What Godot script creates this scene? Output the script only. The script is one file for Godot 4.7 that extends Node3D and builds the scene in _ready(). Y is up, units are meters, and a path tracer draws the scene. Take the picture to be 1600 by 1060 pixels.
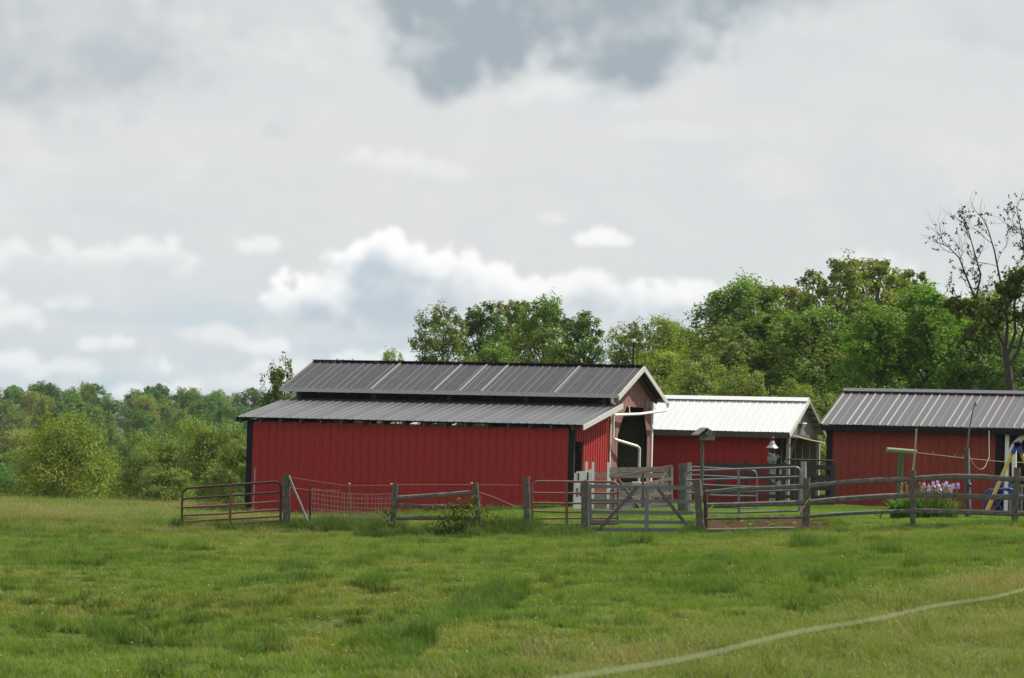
extends Node3D

const EYE := 1.75
const SHEET := 0.229          # rib spacing of the metal sheets

var rng := RandomNumberGenerator.new()
var rough := FastNoiseLite.new()
var swell := FastNoiseLite.new()
var patchy := FastNoiseLite.new()
var mats := {}
var taken := {}


# ---------------------------------------------------------------- shapes
class Shape:
	var v := PackedVector3Array()
	var n := PackedVector3Array()
	var c := PackedColorArray()
	var tint := Color.WHITE

	func tri(a: Vector3, b: Vector3, d: Vector3) -> void:
		var m := (d - a).cross(b - a).normalized()
		v.append(a); v.append(b); v.append(d)
		n.append(m); n.append(m); n.append(m)
		c.append(tint); c.append(tint); c.append(tint)

	func quad(a: Vector3, b: Vector3, d: Vector3, e: Vector3, out: Vector3) -> void:
		if (d - a).cross(b - a).dot(out) < 0.0:
			tri(a, d, b)
			tri(a, e, d)
		else:
			tri(a, b, d)
			tri(a, d, e)

	func smooth_tri(p: Array, m: Array) -> void:
		var flip: bool = (p[2] - p[0]).cross(p[1] - p[0]).dot(m[0] + m[1] + m[2]) < 0.0
		for k in ([0, 2, 1] if flip else [0, 1, 2]):
			v.append(p[k]); n.append(m[k]); c.append(tint)

	# a box: centre, half sizes along the axes of the basis
	func box(at: Vector3, size: Vector3, turn := Basis.IDENTITY) -> void:
		var x := turn.x * size.x * 0.5
		var y := turn.y * size.y * 0.5
		var z := turn.z * size.z * 0.5
		quad(at + x - y - z, at + x + y - z, at + x + y + z, at + x - y + z, x)
		quad(at - x - y - z, at - x + y - z, at - x + y + z, at - x - y + z, -x)
		quad(at - x + y - z, at + x + y - z, at + x + y + z, at - x + y + z, y)
		quad(at - x - y - z, at + x - y - z, at + x - y + z, at - x - y + z, -y)
		quad(at - x - y + z, at + x - y + z, at + x + y + z, at - x + y + z, z)
		quad(at - x - y - z, at + x - y - z, at + x + y - z, at - x + y - z, -z)

	# a straight bar of rectangular section; high is the side nearest to "up"
	func bar(a: Vector3, b: Vector3, wide: float, high: float, up := Vector3.UP) -> void:
		var x := (b - a).normalized()
		if absf(x.dot(up)) > 0.98:
			up = Vector3.RIGHT
		var z := x.cross(up).normalized()
		var y := z.cross(x).normalized()
		box((a + b) * 0.5, Vector3(a.distance_to(b), high, wide), Basis(x, y, z))

	func tube(pts: Array, radii: Array, sides := 8, capped := true) -> void:
		var rings := []
		var norms := []
		var side := Vector3.ZERO
		for i in pts.size():
			var along: Vector3 = (pts[mini(i + 1, pts.size() - 1)] - pts[maxi(i - 1, 0)]).normalized()
			if side == Vector3.ZERO:
				side = along.cross(Vector3.UP if absf(along.y) < 0.9 else Vector3.RIGHT).normalized()
			side = (side - along * side.dot(along)).normalized()
			var other := along.cross(side)
			var ring := []
			var norm := []
			var r: float = radii[i] if i < radii.size() else radii[-1]
			for k in sides:
				var d := side * cos(TAU * k / sides) + other * sin(TAU * k / sides)
				ring.append(pts[i] + d * r)
				norm.append(d)
			rings.append(ring)
			norms.append(norm)
		for i in pts.size() - 1:
			for k in sides:
				var q := (k + 1) % sides
				smooth_tri([rings[i][k], rings[i][q], rings[i + 1][q]], [norms[i][k], norms[i][q], norms[i + 1][q]])
				smooth_tri([rings[i][k], rings[i + 1][q], rings[i + 1][k]], [norms[i][k], norms[i + 1][q], norms[i + 1][k]])
		if capped:
			for e in [0, pts.size() - 1]:
				var out: Vector3 = (pts[e] - pts[1 if e == 0 else e - 1])
				for k in range(1, sides - 1):
					quad(rings[e][0], rings[e][k], rings[e][k + 1], rings[e][k + 1], out)

	# a rough hewn length of timber
	func timber(pts: Array, wide: float, high: float, r: RandomNumberGenerator, jag := 0.12) -> void:
		var sides := 8
		var rings := []
		var fine := []
		for i in pts.size() - 1:
			for k in 3:
				fine.append((pts[i] as Vector3).lerp(pts[i + 1], k / 3.0))
		fine.append(pts[-1])
		var bias := []
		for k in sides:
			bias.append(1.0 + r.randf_range(-jag, jag))
		for i in fine.size():
			var along: Vector3 = (fine[mini(i + 1, fine.size() - 1)] - fine[maxi(i - 1, 0)]).normalized()
			var up := Vector3.UP if absf(along.y) < 0.8 else Vector3.BACK
			var z := along.cross(up).normalized()
			var y := z.cross(along).normalized()
			var ring := []
			for k in sides:
				var a := TAU * (k + 0.5) / sides
				var ca := signf(cos(a)) * pow(absf(cos(a)), 0.62)
				var sa := signf(sin(a)) * pow(absf(sin(a)), 0.62)
				var f: float = bias[k] * (1.0 + r.randf_range(-jag, jag) * 0.45)
				ring.append(fine[i] + z * ca * wide * 0.5 * f + y * sa * high * 0.5 * f)
			rings.append(ring)
		for i in fine.size() - 1:
			for k in sides:
				var q := (k + 1) % sides
				var out: Vector3 = (rings[i][k] + rings[i][q]) * 0.5 - fine[i]
				quad(rings[i][k], rings[i][q], rings[i + 1][q], rings[i + 1][k], out)
		for e in [0, fine.size() - 1]:
			var out: Vector3 = fine[e] - fine[1 if e == 0 else e - 1]
			for k in range(1, sides - 1):
				quad(rings[e][0], rings[e][k], rings[e][k + 1], rings[e][k + 1], out)

	# a flat polygon (x, y) given a thickness along z, laid by the transform
	func slab(poly: PackedVector2Array, thick: float, lay: Transform3D) -> void:
		var t := Geometry2D.triangulate_polygon(poly)
		var z := lay.basis.z * thick
		for i in range(0, t.size(), 3):
			var p := []
			for k in 3:
				p.append(lay * Vector3(poly[t[i + k]].x, poly[t[i + k]].y, 0))
			quad(p[0] + z, p[1] + z, p[2] + z, p[2] + z, z)
			quad(p[0], p[1], p[2], p[2], -z)
		var mid := Vector2.ZERO
		for p in poly:
			mid += p / poly.size()
		var clock := Geometry2D.is_polygon_clockwise(poly)
		for i in poly.size():
			var a := poly[i]
			var b := poly[(i + 1) % poly.size()]
			var o := (b - a).orthogonal() * (1.0 if not clock else -1.0)
			var pa := lay * Vector3(a.x, a.y, 0)
			var pb := lay * Vector3(b.x, b.y, 0)
			quad(pa, pb, pb + z, pa + z, lay.basis * Vector3(o.x, o.y, 0))

	# a ribbed metal sheet: x across, y along, z outwards
	func sheet(wide: float, long: float, rib: float, lay: Transform3D, minor := true) -> void:
		var prof := [Vector2(0, 0)]
		var count := maxi(1, roundi(wide / 0.229))
		var step := wide / count
		for k in count:
			var x := k * step
			var f := 1.0 + 0.22 * sin(k * 2.1 + 0.7)
			prof.append(Vector2(x + 0.008, 0.0))
			prof.append(Vector2(x + 0.008 + rib * 0.4, rib))
			prof.append(Vector2(x + 0.017 + rib * 0.4, rib))
			prof.append(Vector2(x + 0.017 + rib * (0.4 + 0.80 * f), 0.0))
			if minor:
				prof.append(Vector2(x + 0.145, 0.0))
				prof.append(Vector2(x + 0.152, rib * 0.18))
				prof.append(Vector2(x + 0.166, 0.0))
		prof.append(Vector2(wide, 0.0))
		for i in prof.size() - 1:
			var a: Vector2 = prof[i]
			var b: Vector2 = prof[i + 1]
			quad(lay * Vector3(a.x, 0, a.y), lay * Vector3(b.x, 0, b.y), lay * Vector3(b.x, long, b.y), lay * Vector3(a.x, long, a.y), lay.basis.z)

	func ball(at: Vector3, size: Vector3, rings := 6, sides := 10) -> void:
		for i in rings:
			for k in sides:
				var p := []
				var m := []
				for q in [[i, k], [i, k + 1], [i + 1, k + 1], [i + 1, k]]:
					var la: float = PI * q[0] / rings
					var lo: float = TAU * q[1] / sides
					var d := Vector3(sin(la) * cos(lo), cos(la), sin(la) * sin(lo))
					p.append(at + d * size)
					m.append((d / size).normalized())
				smooth_tri([p[0], p[1], p[2]], [m[0], m[1], m[2]])
				smooth_tri([p[0], p[2], p[3]], [m[0], m[2], m[3]])

	# a turned body: points of (radius, height)
	func lathe(at: Vector3, prof: Array, sides := 12) -> void:
		for i in prof.size() - 1:
			var a: Vector2 = prof[i]
			var b: Vector2 = prof[i + 1]
			for k in sides:
				var d0 := Vector3(cos(TAU * k / sides), 0, sin(TAU * k / sides))
				var d1 := Vector3(cos(TAU * (k + 1) / sides), 0, sin(TAU * (k + 1) / sides))
				var up := Vector3.UP
				var slope := (d0 + d1) * (b.y - a.y) - up * (b.x - a.x) * 2.0
				quad(at + d0 * a.x + up * a.y, at + d1 * a.x + up * a.y, at + d1 * b.x + up * b.y, at + d0 * b.x + up * b.y, slope)

	func leaf(at: Vector3, along: Vector3, across: Vector3) -> void:
		var m := across.cross(along).normalized()
		var a := at - along
		var b := at + across
		var d := at + along
		var e := at - across
		v.append(a); v.append(d); v.append(b)
		v.append(a); v.append(e); v.append(d)
		for k in 6:
			n.append(m)
			c.append(tint)

	func mesh() -> ArrayMesh:
		var a := []
		a.resize(Mesh.ARRAY_MAX)
		a[Mesh.ARRAY_VERTEX] = v
		a[Mesh.ARRAY_NORMAL] = n
		a[Mesh.ARRAY_COLOR] = c
		var m := ArrayMesh.new()
		m.add_surface_from_arrays(Mesh.PRIMITIVE_TRIANGLES, a)
		return m


# ---------------------------------------------------------------- scene helpers
func numbered(called: String) -> String:
	var k: int = taken.get(called, 0)
	taken[called] = k + 1
	return called if k == 0 else "%s_%03d" % [called, k]


func thing(called: String, label: String, category: String, at := Vector3.ZERO, turn := 0.0, group := "") -> Node3D:
	var o := Node3D.new()
	o.name = numbered(called)
	add_child(o)
	o.position = at
	o.rotation.y = turn
	tag(o, label, category, group)
	return o


func tag(o: Node3D, label: String, category: String, group := "") -> void:
	o.set_meta("label", label)
	o.set_meta("category", category)
	if group:
		o.set_meta("group", group)


func put(called: String, m: Mesh, mat: Material, parent: Node = self) -> MeshInstance3D:
	var o := MeshInstance3D.new()
	o.name = numbered(called) if parent == self else called
	o.mesh = m
	o.material_override = mat
	if parent != self:
		var k := 0
		while parent.has_node(NodePath(String(o.name))):
			k += 1
			o.name = "%s_%03d" % [called, k]
	parent.add_child(o, true)
	return o


func obj(called: String, s: Shape, mat: Material, parent: Node = self) -> MeshInstance3D:
	return put(called, s.mesh(), mat, parent)


func setting(called: String, s: Shape, mat: Material, label: String, kind := "structure") -> MeshInstance3D:
	var o := obj(called, s, mat)
	o.set_meta("kind", kind)
	tag(o, label, called.replace("_", " "))
	return o


func copy(o: Node3D, called: String, label: String) -> Node3D:
	var r: Node3D = o.duplicate()
	r.name = numbered(called)
	add_child(r)
	r.set_meta("label", label)
	return r


# ---------------------------------------------------------------- materials
func srgb(r: float, g: float, b: float) -> Color:
	return Color(r, g, b).linear_to_srgb()


func speckle(freq: float, lo: Color, hi: Color, octaves := 4, seed_ := 1, size := 512) -> NoiseTexture2D:
	var f := FastNoiseLite.new()
	f.seed = seed_
	f.noise_type = FastNoiseLite.TYPE_SIMPLEX_SMOOTH
	f.frequency = freq
	f.fractal_octaves = octaves
	var g := Gradient.new()
	g.set_color(0, lo)
	g.set_color(1, hi)
	g.set_offset(0, 0.22)
	g.set_offset(1, 0.78)
	var t := NoiseTexture2D.new()
	t.width = size
	t.height = size
	t.seamless = true
	t.noise = f
	t.color_ramp = g
	return t


func grain(key: String, lo: Color, hi: Color, scale: Vector3, rough_: float, freq := 0.02, bump := 0.0, metal := 0.0, spec := 0.5) -> StandardMaterial3D:
	var m := StandardMaterial3D.new()
	m.resource_name = key
	m.albedo_texture = speckle(freq, lo.linear_to_srgb(), hi.linear_to_srgb(), 5, hash(key) % 1000)
	m.uv1_triplanar = true
	m.uv1_scale = scale
	m.roughness = rough_
	m.metallic = metal
	m.metallic_specular = spec
	if bump > 0.0:
		m.heightmap_enabled = true
		m.heightmap_texture = m.albedo_texture
		m.heightmap_scale = bump
	mats[key] = m
	return m


func plain(key: String, col: Color, rough_: float, metal := 0.0) -> StandardMaterial3D:
	var m := StandardMaterial3D.new()
	m.resource_name = key
	m.albedo_color = col.linear_to_srgb()
	m.roughness = rough_
	m.metallic = metal
	mats[key] = m
	return m


func leafy(key: String, glow: Color, rough_ := 0.55) -> StandardMaterial3D:
	var m := StandardMaterial3D.new()
	m.resource_name = key
	m.vertex_color_use_as_albedo = true
	m.roughness = rough_
	m.backlight_enabled = true
	m.backlight = glow
	m.metallic_specular = 0.22
	mats[key] = m
	return m


func make_materials() -> void:
	var along_x := Vector3(0.5, 5, 5)
	var along_y := Vector3(5, 0.5, 5)
	grain("rail_wood", Color(0.052, 0.050, 0.043), Color(0.185, 0.178, 0.155), along_x, 0.9, 0.02, 1.0)
	grain("post_wood", Color(0.048, 0.048, 0.039), Color(0.165, 0.160, 0.130), along_y, 0.9, 0.02, 1.0)
	grain("pale_wood", Color(0.17, 0.16, 0.14), Color(0.34, 0.33, 0.30), along_x, 0.9, 0.02, 0.6)
	grain("pale_post", Color(0.20, 0.19, 0.17), Color(0.38, 0.37, 0.34), along_y, 0.9, 0.02, 0.6)
	grain("old_board", Color(0.10, 0.098, 0.09), Color(0.22, 0.215, 0.20), Vector3(4, 0.4, 4), 0.9, 0.02, 0.5)
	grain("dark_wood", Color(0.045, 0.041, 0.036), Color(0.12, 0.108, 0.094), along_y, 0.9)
	grain("brown_wood", Color(0.08, 0.04, 0.022), Color(0.16, 0.085, 0.05), along_y, 0.9)
	for k in 3:
		var f: float = [1.0, 0.97, 1.03][k]
		grain("red_sheet_%d" % k, Color(0.30, 0.027, 0.026) * f, Color(0.375, 0.038, 0.036) * f, Vector3(3, 0.35, 3), 0.6, 0.02, 0.0, 0.0, 0.3)
		grain("brick_red_sheet_%d" % k, Color(0.215, 0.040, 0.027) * f, Color(0.285, 0.055, 0.038) * f, Vector3(3, 0.35, 3), 0.6, 0.02, 0.0, 0.0, 0.3)
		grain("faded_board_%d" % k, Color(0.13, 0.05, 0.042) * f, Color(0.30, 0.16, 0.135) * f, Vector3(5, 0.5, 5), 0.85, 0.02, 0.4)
		grain("dark_roof_%d" % k, Color(0.024, 0.024, 0.031) * f, Color(0.076, 0.075, 0.087) * f, Vector3(1.6, 0.5, 1.6), 0.6, 0.02, 0.0, 0.0, 0.3)
		grain("grey_roof_%d" % k, Color(0.058, 0.056, 0.063) * f, Color(0.082, 0.079, 0.087) * f, Vector3(1.2, 0.4, 1.2), 0.43, 0.02, 0.0, 0.0, 0.7)
		grain("steel_roof_%d" % k, Color(0.050, 0.051, 0.060) * f, Color(0.090, 0.091, 0.103) * f, Vector3(1.2, 0.4, 1.2), 0.36, 0.02, 0.0, 0.0, 0.55)
		grain("white_roof_%d" % k, Color(0.50, 0.515, 0.53), Color(0.58, 0.592, 0.605), Vector3(1.2, 0.3, 1.2), 0.45, 0.02)
	grain("worn_seam", Color(0.12, 0.12, 0.125), Color(0.30, 0.30, 0.305), Vector3(4, 4, 4), 0.6, 0.03)
	grain("black_trim", Color(0.010, 0.0105, 0.013), Color(0.022, 0.022, 0.026), Vector3(3, 0.6, 3), 0.7, 0.02, 0.0, 0.0, 0.25)
	grain("white_paint", Color(0.66, 0.655, 0.64), Color(0.86, 0.855, 0.84), Vector3(3, 3, 3), 0.6, 0.03)
	grain("rake_paint", Color(0.36, 0.355, 0.34), Color(0.54, 0.535, 0.52), Vector3(3, 3, 3), 0.7, 0.03)
	grain("gutter_metal", Color(0.36, 0.37, 0.38), Color(0.50, 0.51, 0.52), Vector3(1, 1, 1), 0.4)
	grain("rust", Color(0.030, 0.016, 0.013), Color(0.095, 0.042, 0.030), Vector3(3, 3, 3), 0.8, 0.03)
	grain("red_rust", Color(0.11, 0.040, 0.028), Color(0.26, 0.115, 0.085), Vector3(3, 3, 3), 0.75, 0.03)
	grain("brown_steel", Color(0.075, 0.06, 0.056), Color(0.15, 0.12, 0.112), Vector3(3, 3, 3), 0.6, 0.03)
	grain("grey_steel", Color(0.125, 0.133, 0.148), Color(0.22, 0.23, 0.25), Vector3(3, 3, 3), 0.5, 0.03, 0.0, 0.2)
	grain("galvanised", Color(0.13, 0.138, 0.15), Color(0.21, 0.22, 0.235), Vector3(3, 3, 3), 0.42, 0.03, 0.0, 0.4)
	grain("black_pipe", Color(0.012, 0.012, 0.013), Color(0.028, 0.027, 0.028), Vector3(3, 3, 3), 0.5, 0.03)
	grain("soil", Color(0.032, 0.018, 0.011), Color(0.095, 0.057, 0.035), Vector3(1.5, 1.5, 1.5), 1.0, 0.04, 3.0, 0.0, 0.1)
	grain("turf", Color(0.040, 0.052, 0.014), Color(0.10, 0.135, 0.035), Vector3(0.6, 0.6, 0.6), 1.0, 0.03, 2.0, 0.0, 0.1)
	grain("bark", Color(0.030, 0.026, 0.021), Color(0.085, 0.075, 0.062), Vector3(3, 0.6, 3), 0.95, 0.03, 1.0)
	grain("yellow_paint", Color(0.50, 0.37, 0.085), Color(0.62, 0.48, 0.13), Vector3(2, 2, 2), 0.45)
	grain("green_paint", Color(0.025, 0.085, 0.025), Color(0.05, 0.13, 0.04), Vector3(2, 2, 2), 0.5)
	grain("olive_paint", Color(0.12, 0.16, 0.06), Color(0.20, 0.24, 0.11), Vector3(2, 2, 2), 0.5)
	grain("stone", Color(0.36, 0.35, 0.32), Color(0.55, 0.54, 0.50), Vector3(3, 3, 3), 0.85, 0.03)
	plain("blue_paint", Color(0.02, 0.045, 0.22), 0.4)
	plain("blue_plate", Color(0.06, 0.13, 0.26), 0.6)
	plain("wire", Color(0.25, 0.17, 0.155), 0.6, 0.2)
	plain("bright_wire", Color(0.30, 0.30, 0.28), 0.5)
	plain("rope", Color(0.36, 0.38, 0.28), 0.9)
	plain("insulator", Color(0.62, 0.36, 0.07), 0.5)
	plain("glass_dark", Color(0.02, 0.022, 0.024), 0.08)
	plain("globe", Color(0.72, 0.72, 0.70), 0.3)
	plain("verdigris", Color(0.20, 0.27, 0.23), 0.7)
	plain("plum_metal", Color(0.045, 0.032, 0.042), 0.35, 0.3)
	plain("grey_metal", Color(0.32, 0.31, 0.33), 0.4, 0.4)
	plain("timber_line", Color(0.34, 0.29, 0.17), 0.8)
	plain("petal", Color(0.50, 0.40, 0.62), 0.7)
	mats.petal.backlight_enabled = true
	mats.petal.backlight = Color(0.5, 0.4, 0.6)
	plain("bud", Color(0.30, 0.27, 0.10), 0.7)
	leafy("leaf", Color(0.76, 0.90, 0.32), 0.7)
	leafy("grass_blade", Color(0.80, 0.90, 0.32), 0.75)


# ---------------------------------------------------------------- the lie of the land
func land(x: float, z: float) -> float:
	var d := -z
	var y := lerpf(0.06, 0.54, smoothstep(-7.0, 8.0, x))
	y -= (0.26 * (1.0 - smoothstep(24.0, 56.0, d)) + 0.19 * smoothstep(62.8, 58.6, d) * smoothstep(10.5, 6.5, x)) * smoothstep(4.0, 20.0, d)
	y -= 0.14 * exp(-pow((d - 37.0 - x * 1.6) / 3.2, 2.0)) * smoothstep(6.0, 0.0, x)
	if d < 12.0:
		y = lerpf(0.05, y, smoothstep(0.0, 12.0, d))
	# behind the farmyard on the left the land falls into a valley, then climbs a wooded hill
	var left := smoothstep(4.0, -10.0, x + (d - 85.0) * 0.09)
	y -= left * (4.2 * smoothstep(86.0, 130.0, d) + 5.5 * smoothstep(130.0, 215.0, d))
	y += left * 14.0 * smoothstep(330.0, 660.0, d)
	y += (1.0 - left) * 3.0 * smoothstep(170.0, 420.0, d)
	y += swell.get_noise_2d(x, z) * 0.10 * smoothstep(2.0, 10.0, d)
	y -= 0.17 * smoothstep(2.0, -6.0, x) * smoothstep(63.0, 74.0, d)
	if d < 95.0 and absf(x) < 40.0:
		y += rough.get_noise_2d(x, z) * 0.06
		var humps := smoothstep(20.0, 27.0, d) * smoothstep(52.0, 40.0, d)
		y += humps * 0.16 * rough.get_noise_2d(x * 1.1 + 60.0, z * 0.55)
	return y


func grounded(x: float, z: float, sunk := 0.0) -> Vector3:
	return Vector3(x, land(x, z) - sunk, z)


func make_ground() -> void:
	var xs := []
	var x := -22.0
	while x <= 22.01:
		xs.append(x)
		x += 0.5
	var step := 1.0
	while xs[-1] < 700.0:
		step *= 1.22
		xs.append(xs[-1] + step)
		xs.push_front(xs[0] - step)
	var zs := []
	var d := -4.0
	while d < 92.0:
		zs.append(d)
		d += 0.5
	step = 0.5
	while zs[-1] < 1100.0:
		step *= 1.07
		zs.append(zs[-1] + step)
	step = 1.0
	while zs[0] > -120.0:
		step *= 1.3
		zs.push_front(zs[0] - step)
	var vs := PackedVector3Array()
	var ns := PackedVector3Array()
	var ix := PackedInt32Array()
	for j in zs.size():
		for i in xs.size():
			vs.append(Vector3(xs[i], land(xs[i], -zs[j]), -zs[j]))
	var w := xs.size()
	for j in zs.size():
		for i in w:
			var a := vs[j * w + maxi(i - 1, 0)]
			var b := vs[j * w + mini(i + 1, w - 1)]
			var e := vs[maxi(j - 1, 0) * w + i]
			var f := vs[mini(j + 1, zs.size() - 1) * w + i]
			var m := (b - a).cross(f - e)
			ns.append((m if m.y > 0 else -m).normalized())
	for j in zs.size() - 1:
		for i in w - 1:
			var k := j * w + i
			for q in [k, k + w, k + w + 1, k, k + w + 1, k + 1]:
				ix.append(q)
	var a := []
	a.resize(Mesh.ARRAY_MAX)
	a[Mesh.ARRAY_VERTEX] = vs
	a[Mesh.ARRAY_NORMAL] = ns
	a[Mesh.ARRAY_INDEX] = ix
	var m := ArrayMesh.new()
	m.add_surface_from_arrays(Mesh.PRIMITIVE_TRIANGLES, a)
	var o := put("ground", m, mats.turf)
	o.set_meta("kind", "structure")
	tag(o, "rolling pasture ground that falls away to a valley on the left", "ground")


# a thin uneven sheet of bare earth lying on the ground
func bare_earth(called: String, label: String, at: Vector2, size: Vector2, seed_: int) -> void:
	var s := Shape.new()
	var r := RandomNumberGenerator.new()
	r.seed = seed_
	var rings := 14
	var sides := 44
	var edge := []
	for k in sides:
		edge.append(r.randf_range(0.80, 1.10))
	var at_ := func(i: int, k: int) -> Vector3:
		var f: float = float(i) / rings * edge[k % sides]
		var p := at + Vector2(cos(TAU * k / sides), sin(TAU * k / sides)) * size * f
		return Vector3(p.x, land(p.x, p.y) + (0.02 if i < rings else -0.02) + rough.get_noise_2d(p.x * 6.0, p.y * 6.0) * 0.045, p.y)
	for i in rings:
		for k in sides:
			s.quad(at_.call(i, k), at_.call(i, k + 1), at_.call(i + 1, k + 1), at_.call(i + 1, k), Vector3.UP)
	setting(called, s, mats.soil, label)


# ---------------------------------------------------------------- sky
var puffs := []
var veils := []
var fleece := FastNoiseLite.new()
var wisps := FastNoiseLite.new()


func plan_clouds() -> void:
	# heaps of white cumulus: azimuth, elevation, half width, half height (degrees), strength
	puffs = [
		[-2.7, 3.25, 1.5, 1.05, 1.0], [-1.8, 3.2, 1.4, 0.85, 1.0], [-3.8, 2.95, 1.3, 0.62, 1.0], [-0.7, 3.3, 1.3, 0.65, 0.95], [0.2, 3.05, 1.1, 0.5, 0.9],
		[1.7, 3.15, 1.3, 0.58, 0.85], [2.8, 3.1, 1.3, 0.52, 0.85], [3.9, 3.0, 1.2, 0.45, 0.75], [5.6, 3.3, 1.6, 0.4, 0.4], [7.2, 3.9, 0.9, 0.35, 0.45],
		[-7.2, 3.6, 1.0, 0.5, 0.65], [-8.4, 3.55, 1.0, 0.5, 0.62], [-9.8, 3.55, 1.1, 0.5, 0.6], [-11.4, 3.5, 1.5, 0.6, 0.6], [-5.35, 4.0, 0.4, 0.17, 0.6], [-4.95, 4.06, 0.3, 0.20, 0.6], [1.45, 4.30, 0.32, 0.15, 0.8], [1.75, 4.38, 0.28, 0.20, 0.85], [2.05, 4.30, 0.26, 0.13, 0.75], [0.76, 4.72, 0.3, 0.12, 0.4],
		[-2.7, 5.75, 1.0, 0.38, 0.4], [-1.6, 5.6, 0.9, 0.28, 0.35], [9.5, 3.4, 1.6, 0.4, 0.4], [1.0, 7.1, 1.4, 0.5, 0.4], [3.1, 6.5, 1.2, 0.25, 0.2],
	]
	var rr := RandomNumberGenerator.new()
	rr.seed = 15
	for k in 26:
		puffs.append([rr.randf_range(-11.0, -2.5), rr.randf_range(0.9, 2.9), rr.randf_range(0.35, 0.85), rr.randf_range(0.14, 0.30), rr.randf_range(0.4, 0.65)])
	# grey veils and the dark underside of a bank overhead: ..., strength, how dark
	veils = [
		[0.7, 9.3, 4.4, 1.65, 1.0, 0.68], [-1.3, 8.4, 1.7, 1.45, 1.0, 0.82], [2.1, 8.45, 1.8, 1.25, 0.95, 0.72], [5.0, 9.6, 2.6, 0.9, 0.6, 0.42],
		[-8.9, 7.9, 3.0, 1.7, 0.75, 0.34], [-11.5, 7.6, 2.6, 1.6, 0.7, 0.3], [-5.0, 8.9, 2.6, 0.9, 0.45, 0.2], [9.8, 8.9, 1.9, 0.8, 0.5, 0.2], [-4.75, 6.4, 0.5, 0.3, 0.5, 0.24], [8.0, 5.6, 3.5, 0.7, 0.4, 0.10], [-9.0, 6.0, 1.4, 0.5, 0.4, 0.12],
	]
	var r := RandomNumberGenerator.new()
	r.seed = 71
	for k in 90:                        # the same kinds of cloud all round
		var az := r.randf_range(-180, 180)
		if absf(az) < 14.0:
			continue
		puffs.append([az, r.randf_range(1.6, 5.6), r.randf_range(0.8, 2.2), r.randf_range(0.3, 0.9), r.randf_range(0.5, 1.0)])
	for k in 70:
		var el := r.randf_range(6.0, 62.0)
		var az := r.randf_range(-180, 180)
		if absf(az) < 16.0 and el < 12.0:
			continue
		veils.append([az, el, r.randf_range(2.5, 7.0) / cos(deg_to_rad(el)), r.randf_range(1.0, 3.0) * (1.0 + el * 0.03), r.randf_range(0.5, 0.9), r.randf_range(0.15, 0.62)])


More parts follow.
